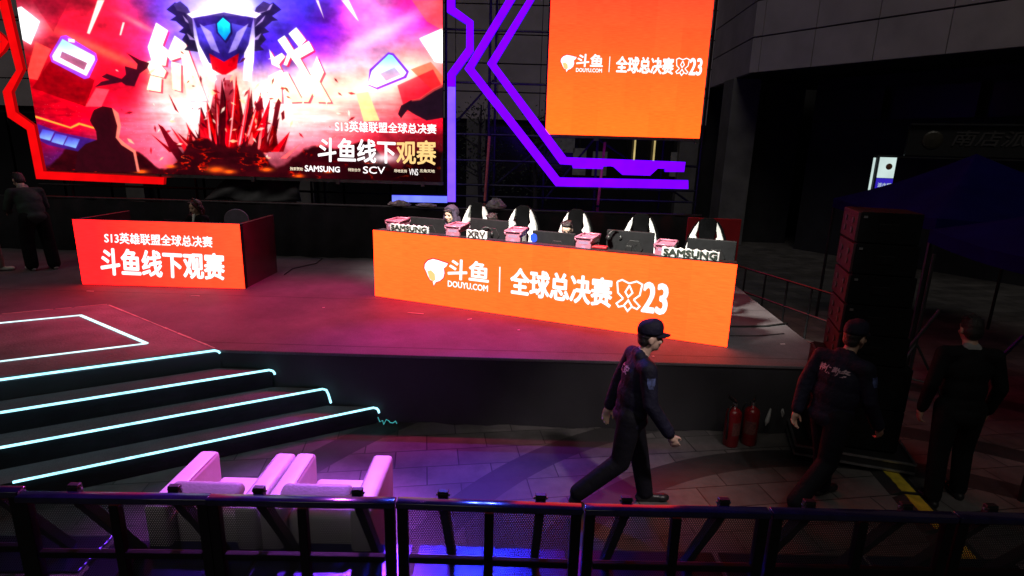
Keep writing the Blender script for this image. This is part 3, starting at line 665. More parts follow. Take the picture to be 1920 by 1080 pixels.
    poly([(404, 42), (419, 28), (434, 42), (436, 62), (424, 82), (406, 62)], (40, 25, 90)); poly([(407, 44), (418, 33), (431, 44), (432, 60), (422, 76), (409, 60)], grad((60, 245, 250), (40, 150, 250), 36, 74))
    r2 = np.random.default_rng(9)
    glow(372, 205, 26, 60, (255, 240, 245), .75); glow(500, 205, 24, 60, (255, 236, 235), .7)
    poly([(404, 150), (436, 150), (440, 176), (462, 262), (384, 262), (400, 176)], grad((225, 150, 165), (150, 4, 16), 150, 230)); poly([(420, 150), (436, 150), (440, 176), (462, 262), (424, 262)], (90, 2, 12), .6)
    for k in range(26):
        x = 372 + k * 5.6 + r2.normal(0, 6); base = 276 + r2.uniform(0, 16); hgt = max(30, (165 - abs(x - 442) * 1.5) * r2.uniform(.68 if 395 < x < 480 else .45, 1.0)); w = r2.uniform(9, 24); lean = (x - 440) * .30 + r2.normal(0, 8)
        col = [(175, 6, 16), (215, 12, 28), (105, 4, 12), (240, 40, 55), (60, 4, 12), (200, 14, 34)][k % 6]
        poly([(x - w, base), (x + lean, base - hgt), (x + w * .2, base)], col, .97); poly([(x + w * .2, base), (x + lean, base - hgt), (x + w * .9, base)], tuple(int(c * .5) for c in col), .97)
        if k % 3 == 0: poly([(x - w * .7, base - 6), (x + lean - 1, base - hgt * .97), (x - w * .45, base - 6)], (255, 190, 195), .85)
    for k in range(40):
        x = 440 + r2.normal(0, 60); base = 272 + r2.uniform(0, 26); hgt = r2.uniform(14, 46); w = r2.uniform(3, 9); lean = (x - 440) * .3 + r2.normal(0, 5)
        poly([(x - w, base), (x + lean, base - hgt), (x + w, base)], [(90, 3, 10), (225, 30, 45), (40, 3, 8), (255, 110, 110)][k % 4], .95)
    for k in range(130):
        a = r2.uniform(0, 6.28); d_ = r2.uniform(20, 260); x, y = 430 + d_ * math.cos(a), 200 + .42 * d_ * math.sin(a) + r2.uniform(-10, 30); z = r2.uniform(1.2, 5.5); t_ = r2.uniform(0, 3.14)
        poly([(x + z * 2 * math.cos(t_), y + z * 2 * math.sin(t_)), (x - z * math.sin(t_) * .6, y + z * math.cos(t_) * .6), (x - z * 1.4 * math.cos(t_), y - z * 1.4 * math.sin(t_)), (x + z * math.sin(t_) * .5, y - z * math.cos(t_) * .5)], [(60, 6, 16), (120, 8, 20), (255, 190, 150), (255, 240, 220)][k % 4], .8)
    for pts in ([(296, 232), (306, 238), (352, 300), (340, 312), (318, 280)], [(316, 176), (322, 186), (336, 212), (328, 206)], [(516, 196), (522, 184), (527, 192), (518, 236), (510, 236)], [(478, 196), (492, 182), (494, 204), (484, 208)], [(527, 212), (533, 206), (534, 222), (529, 226)]): poly(pts, (70, 8, 18))
    paint = fbm(5, 120, 5, 1, .6); ms = np.clip((Y - 20) / 60, 0, 1) * np.exp(-((X - 425) / 120.) ** 4); dk_ = np.clip(1.25 - C.mean(-1), .05, 1); C *= (1 + (paint - .5) * 1.5 * ms * dk_)[..., None]; C *= (1 + (fbm(9, 140, 4, .5, 1.4) - .5) * .45 * dk_)[..., None]
    # dark broken ground with embers
    edge = 285 + 18 * np.sin(X / 37.) + 14 * np.sin(X / 17. + 2) + 30 * (fbm(2.2, 80) - .5) - 6 * np.exp(-((X - 470) / 90.) ** 2)
    gm = np.clip((Y - edge) / 5., 0, 1)[..., None]
    rock = fbm(4.5, 90, 6, .7, 1.6); em = np.clip(1 - np.abs(rock - .47) / .03, 0, 1) * np.clip(fbm(3.2, 99, 3) * 5 - 2.3, 0, 1.3)
    gcol = np.stack([.07 + .16 * rock + 1.0 * em, .012 + .02 * rock + .35 * em ** 2, .02 + .04 * rock + .18 * em ** 3], -1) * np.where(X > 560, np.clip(1.15 - (X - 560) / 260., .35, 1), 1)[..., None]
    C[:] = C * (1 - gm) + gcol * gm
    for x, y, s in ((405, 318, 9), (430, 322, 6), (320, 312, 5), (265, 322, 6), (500, 318, 6), (560, 330, 5), (615, 322, 4)): glow(x, y, s * 1.8, s * .6, (255, 110, 40), .9)
    lum = C.mean(-1, keepdims=True); C[:] = np.clip(lum + (C - lum) * 1.25, 0, 1.1)
    # blue light panels on the left of the ground
    poly([(70, 232), (112, 248), (180, 262), (175, 290), (90, 272), (72, 262)], (50, 20, 120), .8)
    for x, y in ((80, 242), (104, 250), (128, 256)): poly([(x, y), (x + 22, y + 5), (x + 14, y + 22), (x - 8, y + 16)], grad((60, 60, 200), (140, 200, 250), y, y + 20), .8)
    poly([(64, 216), (132, 238), (148, 230), (182, 240), (181, 243), (149, 234), (133, 241), (64, 220)], (255, 160, 50))
    # dark figures in front: hooded onlooker, a leaping shape, a reaching arm
    poly([(168, 226), (176, 206), (192, 199), (210, 202), (222, 214), (226, 236), (222, 258), (232, 268), (252, 280), (260, 322), (140, 322), (146, 284), (160, 270), (182, 262), (180, 246)], (40, 4, 12))
    poly([(210, 202), (222, 212), (227, 236), (223, 258), (234, 268), (254, 282), (262, 322), (257, 322), (250, 286), (228, 272), (217, 258), (220, 236)], (250, 130, 110), .85)
    poly([(236, 98), (262, 112), (280, 118), (276, 128), (262, 138), (252, 162), (236, 160), (228, 154), (196, 160), (178, 163), (190, 153), (205, 150), (190, 144), (200, 138), (228, 148), (236, 140), (234, 124), (256, 130), (258, 120)], (50, 6, 22))
    poly([(836, 156), (812, 168), (786, 186), (770, 188), (752, 198), (746, 214), (752, 222), (764, 206), (780, 216), (800, 226), (836, 220)], (24, 10, 22)); poly([(836, 154), (812, 166), (786, 184), (772, 187), (772, 190), (788, 188), (814, 171), (836, 160)], (200, 60, 60), .7)
    glow(720, 296, 30, 9, (255, 235, 240), .8)
    poly([(826, 300), (836, 260), (836, 345), (826, 345)], (18, 12, 16), .8)
    # soft bloom of the bright parts, and a touch of softness overall, as in the printed key art
    def blur(A, sg):
        k = np.exp(-np.arange(-3 * sg, 3 * sg + 1) ** 2 / (2. * sg * sg)); k /= k.sum(); P_ = len(k) // 2
        B = np.pad(A, ((0, 0), (P_, P_), (0, 0)), 'edge'); A = sum(B[:, i:i + IW] * k[i] for i in range(len(k)))
        B = np.pad(A, ((P_, P_), (0, 0), (0, 0)), 'edge'); return sum(B[i:i + IH] * k[i] for i in range(len(k)))
    hi = np.clip(C - .72, 0, .3)
    C[:] = .55 * C + .45 * blur(C, 2) + blur(hi, 12) * .6
    C *= (1 + (fbm(14, 160, 3) - .5) * .30 * np.clip(1.15 - C.mean(-1), 0, 1))[..., None]
    img = bpy.data.images.new('screen_picture', IW, IH); img.colorspace_settings.name = 'sRGB'
    px = np.ones((IH, IW, 4), np.float32); px[..., :3] = np.clip(C, 0, 1)
    img.pixels.foreach_set(px.ravel()); img.update(); img.pack()
    return img
M, n, l = mat_base('screen_picture'); n.remove(n['Principled BSDF'])
ti = n.new('ShaderNodeTexImage'); ti.image = artwork(); ti.extension = 'EXTEND'
e = n.new('ShaderNodeEmission'); e.inputs[1].default_value = 1.7; l.new(ti.outputs[0], e.inputs[0]); l.new(e.outputs[0], n['Material Output'].inputs[0])
K['screen_picture'] = M

def screen_thing(name, label, cat, loc, w, h, mat, d=.12, rz=0., group=None):
    t = thing(name, label, cat, loc, rz, group)
    MB().box((w / 2, d / 2 + .006, h / 2), (w, d, h)).build('cabinet', 'black_metal', t, .004)
    return t
big = screen_thing('led_screen', 'huge LED screen showing a red fantasy arena with goblet and Chinese title', 'screen', (-9.45, 11.5, 2.33), SWm, SHm, None)
b = MB(); b.add([(0, 0, 0), (SWm, 0, 0), (SWm, 0, SHm), (0, 0, SHm)], [(0, 1, 2, 3)])
o = b.build('display', 'screen_picture', big)
uv = o.data.uv_layers.new(name='UVMap')
for lp in o.data.loops:
    v = o.data.vertices[lp.vertex_index].co; uv.data[lp.index].uv = (v.x / SWm, v.z / SHm)
MB().beam((0, .05, -.035), (SWm, .05, -.035), .12, .06).build('lower_frame', 'steel', big)
for x in (.6, 2.3, 4.2, 5.9, 7.6): MB().box((x, -.03, -.05), (.07, .05, .10)).build('clamp', 'steel', big)
def art_quad(a, b_, c, d_): return [S(*p) for p in (a, b_, c, d_)]
letters('S13英雄联盟全球总决赛', art_quad((629, 247), (818, 251), (818, 233), (628, 226)), 'wash_white', big, bold=.018)
letters('斗鱼线下', art_quad((597, 302), (741, 306), (741, 264), (597, 258)), 'wash_white', big, bold=.022)
letters('观赛', art_quad((744, 306), (817, 309), (817, 264), (744, 264)), 'led_gold', big, bold=.022)
letters('SAMSUNG', art_quad((572, 321), (637, 323), (637, 313), (572, 310)), 'wash_white', big, bold=.03)
for tx, x0, x1, dy in (('独家赞助', 544, 568, 0), ('特别合作', 653, 676, 2), ('场地支持', 739, 763, 4), ('五角天地', 787, 815, 4)):
    letters(tx, art_quad((x0, 319 + dy), (x1, 320 + dy), (x1, 314 + dy), (x0, 313 + dy)), 'led_cream', big, bold=.006)
letters('SCV', art_quad((681, 325), (722, 326), (722, 313), (681, 312)), 'wash_white', big, bold=.01)
letters('VNS', art_quad((767, 328), (784, 329), (784, 317), (767, 316)), 'wash_white', big, bold=.0)

def logo(parent, k, x0, z0, y=-.004):
    """white drop mark, fish title, rule, title line, cup outline and 23; k scales, (x0,z0) shifts"""
    T = lambda pts: [(x0 + x * k, z0 + z * k) for x, z in pts]
    def flat(nm, poly, mat, yy): 
        b = MB(); a = sum(poly[i][0] * poly[(i + 1) % len(poly)][1] - poly[(i + 1) % len(poly)][0] * poly[i][1] for i in range(len(poly)))
        if a < 0: poly = poly[::-1]
        b.add([(p[0], yy, p[1]) for p in poly], [tuple(range(len(poly)))]); return b.build(nm, mat, parent)
    drop = [(.03, .24), (.04, .30), (.09, .355), (.17, .385), (.26, .375), (.33, .36), (.41, .345), (.385, .30), (.345, .27), (.355, .20), (.335, .13), (.28, .08), (.215, .055), (.18, 0), (.165, .06), (.12, .08), (.085, .13), (.06, .19)]
    c0 = (.21, .2); big_ = [((x - c0[0]) * 1.09 + c0[0], (z - c0[1]) * 1.08 + c0[1]) for x, z in drop]
    flat('emblem', T(big_), 'mark_red', y); flat('emblem', T(drop), 'wash_white', y - .002); flat('emblem', T([(.08, .20), (.14, .22), (.20, .17), (.21, .09), (.17, .055), (.11, .10)]), 'led_gold', y - .004)
    letters('斗鱼', T([(.41, .135), (1.035, .135), (1.04, .415), (.42, .415)]), 'wash_white', parent, y, bold=.03)
    letters('DOUYU.COM', T([(.41, .015), (1.03, .015), (1.03, .10), (.41, .10)]), 'wash_white', parent, y, bold=.035)
    flat('rule', T(rect(1.195, 1.212, .03, .38)), 'wash_white', y)
    letters('全球总决赛', T([(1.37, .03), (2.74, .02), (2.74, .385), (1.37, .385)]), 'wash_white', parent, y, bold=.03)
    cup = MB()
    for pts in ([(2.80, .36), (2.86, .39), (2.95, .355), (3.04, .39), (3.11, .36), (3.09, .22), (3.02, .155)], [(2.80, .36), (2.82, .22), (2.89, .155)], [(2.955, .33), (2.91, .24), (2.95, .18), (3.0, .24), (2.955, .33)], [(2.89, .155), (2.81, .08), (2.84, .04), (2.90, .06), (2.955, .14), (3.01, .06), (3.07, .04), (3.10, .08), (3.02, .155)], [(2.91, .06), (2.955, 0), (3.0, .06)]):
        q = strip([Vector(p) for p in pts], .022); q = T(q); n_ = len(pts)
        cup.add([(p[0], y, p[1]) for p in q], [(i, i + 1, 2 * n_ - 2 - i, 2 * n_ - 1 - i) for i in range(n_ - 1)])
    cup.build('cup_outline', 'wash_white', parent)
    letters('23', T([(3.13, .02), (3.42, .02), (3.42, .39), (3.14, .39)]), 'wash_white', parent, y, bold=.035)
K['mark_red'] = emit('mark_red', (1.3, .02, .06), 1, False)
K['led_orange_tall'] = led_wall('led_orange_tall', (4.5, .235, .022), (4.5, .08, .03), 2, .2, 2.6)
K['led_orange_wide'] = led_wall('led_orange_wide', (6.2, .205, .03), (6.2, .235, .032), 2, .0, 1.0)
K['led_red_desk'] = led_wall('led_red_desk', (5.0, .026, .03), (5.0, .12, .035), 0, .3, 2.4)
rs = screen_thing('led_screen', 'tall orange LED screen with white fish and finals logo line', 'screen', (.57, 11.5, 3.315), 3.03, 3.6, None)
b = MB(); b.add([(0, 0, 0), (3.03, 0, 0), (3.03, 0, 3.6), (0, 0, 3.6)], [(0, 1, 2, 3)]); b.build('display', 'led_orange_tall', rs)
MB().beam((0, .06, -.03), (3.03, .06, -.03), .1, .05).build('lower_frame', 'steel', rs)
for x in (1.0, 2.98): MB().box((x, -.01, -.05), (.09, .06, .10)).build('clamp', 'steel', rs)
logo(rs, .795, .21, 1.155)

# ------------------------------------------------------------------ desks faced with LED panels
d1 = thing('led_desk', 'red LED fronted desk with two lines of white Chinese title', 'desk', (-6.61, 8.395, SH))
MB().box((1.255, .05, .5), (2.51, .088, 1.0)).build('cabinet', 'black_metal', d1, .004)
b = MB(); b.add([(0.004, 0, 0.004), (2.506, 0, 0.004), (2.506, 0, 1.), (0.004, 0, 1.)], [(0, 1, 2, 3)]); b.build('display', 'led_red_desk', d1)
for x in (.03, 2.48):
    MB().box((x, .66, .5), (.05, 1.12, 1.0)).build('side_panel', 'desk_side', d1, .004)
MB().box((1.255, .62, .72), (2.38, .9, .03)).build('desktop', 'black_plastic', d1, .004)
letters('S13英雄联盟全球总决赛', [(.445, .655), (2.07, .635), (2.08, .80), (.46, .82)], 'wash_white', d1, bold=.02)
letters('斗鱼线下观赛', [(.33, .17), (2.2, .14), (2.23, .535), (.36, .575)], 'wash_white', d1, bold=.03)
lap = thing('laptop', 'dim laptop open on the red desk in front of the caster', 'laptop', (-5.35, 9.0, SH + .737), R(170))
MB().box((0, 0, .01), (.34, .24, .018)).build('keyboard', 'grey_plastic', lap, .003)
MB().box((0, .13, .125), (.34, .012, .22), Matrix.Rotation(R(-12), 3, 'X')).build('lid', 'grey_plastic', lap, .003)
MB().box((0, .118, .125), (.31, .004, .19), Matrix.Rotation(R(-12), 3, 'X')).build('screen', 'screen_glow', lap)

D2R = R(-22.04); D2O = Vector((-2.06, 8.20, SH)); DX = Vector((math.cos(D2R), math.sin(D2R), 0)); DY = Vector((-math.sin(D2R), math.cos(D2R), 0))
def d2(x, y, z=0.): return D2O + DX * x + DY * y + Vector((0, 0, z))
dk = thing('led_desk', 'long orange LED fronted gaming desk with white fish logo and cup', 'desk', D2O, D2R)
MB().box((2.495, .05, .5), (4.99, .088, 1.0)).build('cabinet', 'black_metal', dk, .004)
b = MB(); b.add([(.004, 0, .004), (4.986, 0, .004), (4.986, 0, 1.), (.004, 0, 1.)], [(0, 1, 2, 3)]); b.build('display', 'led_orange_wide', dk)
for x in (.03, 4.96): MB().box((x, .50, .375), (.05, .80, .75)).build('side_panel', 'black_metal', dk, .004)
MB().box((2.495, .50, .765), (4.97, .80, .03)).build('desktop', 'black_plastic', dk, .004)
MB().box((2.495, .17, .985), (4.97, .14, .026)).build('top_shelf', 'black_plastic', dk, .004)
logo(dk, .997, .84, .285)

# ------------------------------------------------------------------ gaming stations on the long desk
def make_monitor(label, x, y, z, wd, ht, rz):
    t = thing('monitor', label, 'monitor', d2(x, y, .781), D2R + rz, 'monitors on the orange desk')
    zc = z - ht / 2
    MB().box((0, 0, zc), (wd, .035, ht)).build('shell', 'grey_plastic', t, .012)
    MB().box((0, .0195, zc), (wd - .02, .003, ht - .02)).build('screen', 'screen_glow', t)
    MB().lathe([(0, 0), (.12, 0), (.115, .012), (.0, .012)], (.06, -.018, zc - .03), 6, rot=Matrix.Rotation(R(90), 3, 'X')).build('back_badge', 'black_plastic', t, .003)
    q = MB().beam((.03, -.034, zc + .02), (.09, -.034, zc - .06), .008, .01); q.beam((.09, -.034, zc + .03), (.05, -.034, zc - .02), .008, .01); q.build('back_mark', 'dark_steel', t)
    MB().beam((0, -.03, 0.02), (0, -.03, zc), .07, .03, up=(0, 1, 0)).build('stand', 'black_plastic', t, .004)
    MB().box((0, -.02, .01), (.26, .2, .018)).build('foot', 'black_plastic', t, .004)
    return t
mon = [(.58, .55, .385, .62, .36, 2, 'black monitor with red upper edge behind the left white letter block'), (1.62, .55, .435, .62, .38, -3, 'black monitor beside the hooded player hiding another head'),
       (2.60, .55, .335, .62, .38, 0, 'black monitor in front of the player with glasses'), (3.65, .55, .43, .62, .38, 2, 'black monitor with headset hung before an empty chair'), (4.66, .56, .405, .58, .38, 0, 'black monitor at the right end behind the right white letter block')]
for x, y, z, w_, h_, r_, lab in mon: make_monitor(lab, x, y, z, w_, h_, R(r_))
def make_pc(label, x, y, rz, sc=1.):
    t = thing('computer_case', label, 'computer', d2(x, y, .781), D2R + rz, 'pink computer cases on the orange desk')
    MB().box((0, 0, .172), (.21, .35, .344)).build('body', 'pink_case', t, .012)
    fr = MB()
    for a_, c_ in (((-.11, -.18, .325), (.11, -.18, .325)), ((-.11, .18, .335), (.11, .18, .335)), ((-.11, -.18, .325), (-.11, .18, .335)), ((.11, -.18, .325), (.11, .18, .335))): fr.tube([Vector(a_) + Vector((0, 0, .022)), Vector(c_) + Vector((0, 0, .022))], .014, 8)
    for x_ in (-.1, .1):
        for y_ in (-.17, .17): fr.tube([(x_, y_, .29), (x_ * 1.1, y_ * 1.05, .34)], .013, 8)
    fr.build('top_handle', 'pink_case', t, smooth=True)
    MB().box((0, -.173, .285), (.13, .006, .035)).build('front_light', 'glow_pink', t)
    MB().lathe([(0, 0), (.034, 0), (.034, .006), (0, .006)], (0, -.17, .215), 14, rot=Matrix.Rotation(R(90), 3, 'X')).build('front_mark', 'dim_mauve', t)
    MB().box((.103, 0, .16), (.005, .26, .22)).build('side_window', 'glass_dark', t)
    return t
K['dim_mauve'] = pbr('dim_mauve', (.45, .2, .33), .4)
for x, y, r_, lab in ((.22, .33, 6, 'pink computer case at the far left end of the orange desk'), (1.22, .33, 4, 'pink computer case in front of the hooded player'), (2.13, .33, 6, 'pink computer case left of a round blue fan light'),
                      (3.14, .33, -4, 'pink computer case right of the player with glasses'), (4.14, .33, -2, 'pink computer case behind the start of the right white letter block')):
    make_pc(lab, x, y, R(r_))
t = thing('fan_light', 'small round fan glowing blue between pink case and black monitor', 'fan', d2(2.36, .40, .781), D2R)
MB().lathe([(.03, -.03), (.05, -.03), (.06, 0), (.05, .03), (.03, .03)], (0, 0, .25), 18, rot=Matrix.Rotation(R(80), 3, 'Y')).build('ring', 'blue_dot', t, smooth=True)
MB().box((0, 0, .10), (.02, .05, .22)).build('stem', 'black_plastic', t); MB().box((0, 0, .008), (.1, .1, .016)).build('foot', 'black_plastic', t)
def letter_block(label, text, x0, x1, y, h, zb=.999, mat='black_letter'):
    t = thing('letter_block', label, 'sign', d2(x0, y, zb), D2R, 'white letter blocks on the desk edge')
    L = x1 - x0; n_ = len(text)
    b = MB()
    # white rounded backing that follows the letters
    top = []; bot = []
    for i in range(n_ * 4 + 1):
        u = i / (n_ * 4); wv = .010 * math.sin(u * n_ * 6.28)
        top.append((u * L, h - .008 + wv)); bot.append((u * L, 0))
    b.prism([(0, 0), (L, 0)] + top[::-1], .03).build('backing', 'white_paint', t, .004)
    letters(text, rect(.025, L - .025, .016, h - .022), mat, t, y=-.004, depth=.0, bold=.085)
    return t
letter_block('white letter block with dark capitals at the left end of the orange desk', 'SAMSUNG', .22, .86, .12, .105)
letter_block('white letter block with dark capitals at the right end of the orange desk', 'SAMSUNG', 4.12, 4.78, .12, .115)
letter_block('short white letter block with thin grey letters beside the second pink case', 'XRV', 1.47, 1.78, .12, .115, mat='dim_letter')
def headset(label, loc, rz, tilt=0):
    t = thing('headset', label, 'headset', loc, rz)
    arc = [(.085 * math.cos(a), 0, .085 * math.sin(a)) for a in np.linspace(0, math.pi, 13)]
    MB().tube(arc, .012, 8).build('band', 'black_plastic', t, smooth=True)
    for s in (-1, 1): MB().lathe([(0, -.02), (.036, -.02), (.042, 0), (.036, .02), (0, .02)], (s * .085, 0, -.01), 14, rot=Matrix.Rotation(R(90), 3, 'Y')).build('ear_cup', 'black_plastic', t, smooth=True)
    return t
headset('black headset hanging on the monitor before the empty chair', d2(3.45, .50, 1.12), D2R + R(35))
headset('black headset hanging on the back of the second monitor', d2(1.60, .49, 1.02), D2R + R(20))
mouse = MB().box((0, 0, .02), (.26, .10, .035)); mo = mouse.build('keyboard', 'red_board', None, .012); mo.location = d2(3.30, .22, .999); mo.rotation_euler = (0, 0, D2R)
tag(mo, 'glossy dark red keyboard box between pink case and black monitor', 'keyboard')

K['chair_black'] = pbr('chair_black', (.003, .003, .0035), .9, 0, .3, 9, .2, 40, spec=.05)
def make_chair(label):
    t = thing('gaming_chair', label, 'chair', (0, 0, 0), 0, 'black and white gaming chairs')
    # facing -y; backrest leans to +y
    tilt = Matrix.Rotation(R(-8), 3, 'X')
    def lean(b):
        b.v = [tuple(tilt @ Vector((v[0], v[1], v[2] - .5)) + Vector((0, .22, .5))) for v in b.v]; return b
    core_ = [(-.12, .50), (.12, .50), (.13, .72), (.10, .92), (.105, 1.08), (.12, 1.20), (.115, 1.31), (.06, 1.35), (-.06, 1.35), (-.115, 1.31), (-.12, 1.20), (-.105, 1.08), (-.10, .92), (-.13, .72)]
    lean(MB().prism(core_, .09, -.04)).build('backrest', 'chair_black', t, .02)
    for s in (-1, 1):
        wing = [(.118, 1.295), (.185, 1.20), (.24, 1.07), (.275, .92), (.27, .74), (.20, .60), (.135, .74), (.14, .88), (.104, .925), (.15, .985), (.109, 1.03), (.145, 1.09), (.122, 1.18)]
        lean(MB().prism([(s * x * (.95 if x > .16 else 1), z) for x, z in wing], .11, -.07)).build('side_wing', 'white_paint', t, .012)
        rim = [(.118, 1.305), (.188, 1.205), (.246, 1.07), (.282, .92), (.276, .73), (.20, .59)]
        lean(MB().tube([(s * x, .02, z) for x, z in rim], .017, 8)).build('side_rim', 'chair_black', t, smooth=True)
        MB().box((s * .30, 0, .68), (.08, .27, .03)).build('armrest', 'black_plastic', t, .01)
        MB().beam((s * .30, .02, .46), (s * .30, .02, .67), .05, .05, up=(0, 1, 0)).build('arm_post', 'black_plastic', t)
    MB().box((0, 0, .47), (.52, .50, .10)).build('seat', 'black_plastic', t, .03)
    MB().tube([(0, 0, .10), (0, 0, .43)], .03, 10).build('gas_post', 'dark_steel', t)
    base = MB()
    for k in range(5):
        an = k * 2 * math.pi / 5; base.beam((0, 0, .10), (.3 * math.cos(an), .3 * math.sin(an), .07), .05, .035)
    base.build('base', 'black_plastic', t)
    for k in range(5):
        an = k * 2 * math.pi / 5; MB().lathe([(0, -.02), (.03, -.02), (.03, .02), (0, .02)], (.3 * math.cos(an), .3 * math.sin(an), .031), 10, rot=Matrix.Rotation(R(90), 3, 'X')).build('caster', 'rubber', t)
    return t
ch0 = make_chair('black and white gaming chair behind the hooded player')
spots = [(.93, 1.22, -4, None), (1.77, 1.22, 2, 'black and white gaming chair left of the player with glasses'), (2.63, 1.22, 0, 'black and white gaming chair of the player with glasses'),
         (3.62, 1.22, 1, 'empty black and white gaming chair behind the monitor with headset'), (4.53, 1.22, -2, 'empty gaming chair at the right end before the red board')]
for i, (x, y, r_, lab) in enumerate(spots):
    if i == 0: ch0.location = d2(x, y, .002); ch0.rotation_euler = (0, 0, D2R + R(r_))
    else: dup(ch0, d2(x, y, .002), D2R + R(r_), lab)
# round-backed chair beside the caster
t = thing('round_chair', 'purple grey round backed chair beside the caster', 'chair', (-4.68, 9.35, SH), R(8))
arc = [(.20 * math.cos(a), .55 + .45 * 1 + .19 * math.sin(a)) for a in np.linspace(0, math.pi, 15)]
MB().prism([(-.19, .60)] + [(-.20, .9)] + [(x, z - .10) for x, z in arc[::-1]] + [(.20, .9), (.19, .60)], .04, .18).build('backrest', 'chair_purple', t, .012)
MB().box((0, 0, .45), (.42, .42, .06)).build('seat', 'chair_purple', t, .02)
for sx in (-1, 1):
    for sy in (-1, 1): MB().tube([(sx * .18, sy * .17, .43), (sx * .2, sy * .19, .003)], .012, 8).build('leg', 'dark_steel', t)
rb = thing('red_board', 'plain dark red board standing behind the last gaming chair', 'board', (3.27, 10.6, SH), R(-3))
MB().box((.48, 0, .53), (.98, .04, 1.04)).build('panel', 'red_board', rb, .004)
for x in (.1, .86): MB().box((x, .16, .02), (.05, .34, .035)).build('foot', 'black_metal', rb)

# ------------------------------------------------------------------ white armchairs in front of the steps
def rounded(b, name, mat, parent, w=.03, seg=3):
    o = b.build(name, mat, parent, w, True); o.modifiers['bevel'].segments = seg
    o.data.polygons.foreach_set('use_smooth', [True] * len(o.data.polygons)); return o
K['shaded_seam'] = pbr('shaded_seam', (.42, .38, .40), .5)  # piping darkened to draw the shadow line along the arm edge
def make_sofa(label, pad_x):
    t = thing('armchair', label, 'armchair', (0, 0, 0), 0, 'white leather armchairs')
    for s in (-1, 1): rounded(MB().box((s * .300, .0, .365), (.15, .72, .59)), 'armrest', 'white_leather', t)
    rounded(MB().box((0, -.20, .31), (.448, .15, .47)), 'backrest', 'white_leather', t)
    rounded(MB().box((0, .085, .20), (.448, .55, .24)), 'seat_base', 'white_leather', t, .012)
    rounded(MB().box((0, .105, .38), (.446, .50, .12)), 'seat_cushion', 'white_leather', t, .03)
    pd = rounded(MB().box((0, 0, 0), (.50, .17, .095)), 'head_pad', 'shaded_leather', t, .046, 5); pd.location = (pad_x, -.175, .640); pd.rotation_euler = (R(24), 0, 0)
    for sx in (-1, 1):
        for sy in (-1, 1): MB().tube([(sx * .3, sy * .3, .0), (sx * .3, sy * .3, .072)], .02, 8).build('foot', 'steel', t)
    for s in (-1, 1):
        MB().tube([(s * .236, -.30, .6575), (s * .236, .325, .6575)], .0035, 6).build('piping', 'shaded_seam', t)
    return t
sf0 = make_sofa('white leather armchair lit pink, the one nearer the lit steps', -.05); sf0.location = (-2.03, 3.62, 0)
sf1 = dup(sf0, (-1.27, 3.63, 0), R(.5), 'white leather armchair lit pink, the one nearer the walking guard')

# ------------------------------------------------------------------ crowd barrier of black perforated sections
def perforated():
    M, n, l = mat_base('perforated_sheet'); b = n['Principled BSDF']
    b.inputs['Base Color'].default_value = (.02, .02, .022, 1); b.inputs['Roughness'].default_value = .45
    tc = n.new('ShaderNodeTexCoord'); sp = n.new('ShaderNodeSeparateXYZ'); l.new(tc.outputs['Object'], sp.inputs[0])
    P = .0132
    def lat(off):
        ds = []
        for ax, per in ((0, P), (2, P * 1.732)):
            a = n.new('ShaderNodeMath'); a.operation = 'DIVIDE'; l.new(sp.outputs[ax], a.inputs[0]); a.inputs[1].default_value = per
            a2 = n.new('ShaderNodeMath'); a2.operation = 'ADD'; l.new(a.outputs[0], a2.inputs[0]); a2.inputs[1].default_value = off + 100
            f = n.new('ShaderNodeMath'); f.operation = 'FRACT'; l.new(a2.outputs[0], f.inputs[0])
            s = n.new('ShaderNodeMath'); s.operation = 'SUBTRACT'; l.new(f.outputs[0], s.inputs[0]); s.inputs[1].default_value = .5
            k = n.new('ShaderNodeMath'); k.operation = 'MULTIPLY'; l.new(s.outputs[0], k.inputs[0]); k.inputs[1].default_value = per
            p = n.new('ShaderNodeMath'); p.operation = 'POWER'; l.new(k.outputs[0], p.inputs[0]); p.inputs[1].default_value = 2; ds.append(p)
        s = n.new('ShaderNodeMath'); s.operation = 'ADD'; l.new(ds[0].outputs[0], s.inputs[0]); l.new(ds[1].outputs[0], s.inputs[1]); return s
    mn = n.new('ShaderNodeMath'); mn.operation = 'MINIMUM'; a, c = lat(0), lat(.5); l.new(a.outputs[0], mn.inputs[0]); l.new(c.outputs[0], mn.inputs[1])
    lt = n.new('ShaderNodeMath'); lt.operation = 'LESS_THAN'; l.new(mn.outputs[0], lt.inputs[0]); lt.inputs[1].default_value = .0040 ** 2
    tr = n.new('ShaderNodeBsdfTransparent'); mx = n.new('ShaderNodeMixShader')
    l.new(lt.outputs[0], mx.inputs[0]); l.new(b.outputs[0], mx.inputs[1]); l.new(tr.outputs[0], mx.inputs[2]); l.new(mx.outputs[0], n['Material Output'].inputs[0])
    return M
K['perforated'] = perforated(); K['blue_tinted_steel'] = pbr('blue_tinted_steel', (.05, .05, .22), .27, 1.0, .3, 12)  # reflection of the blue beams tinted into the step plate colour
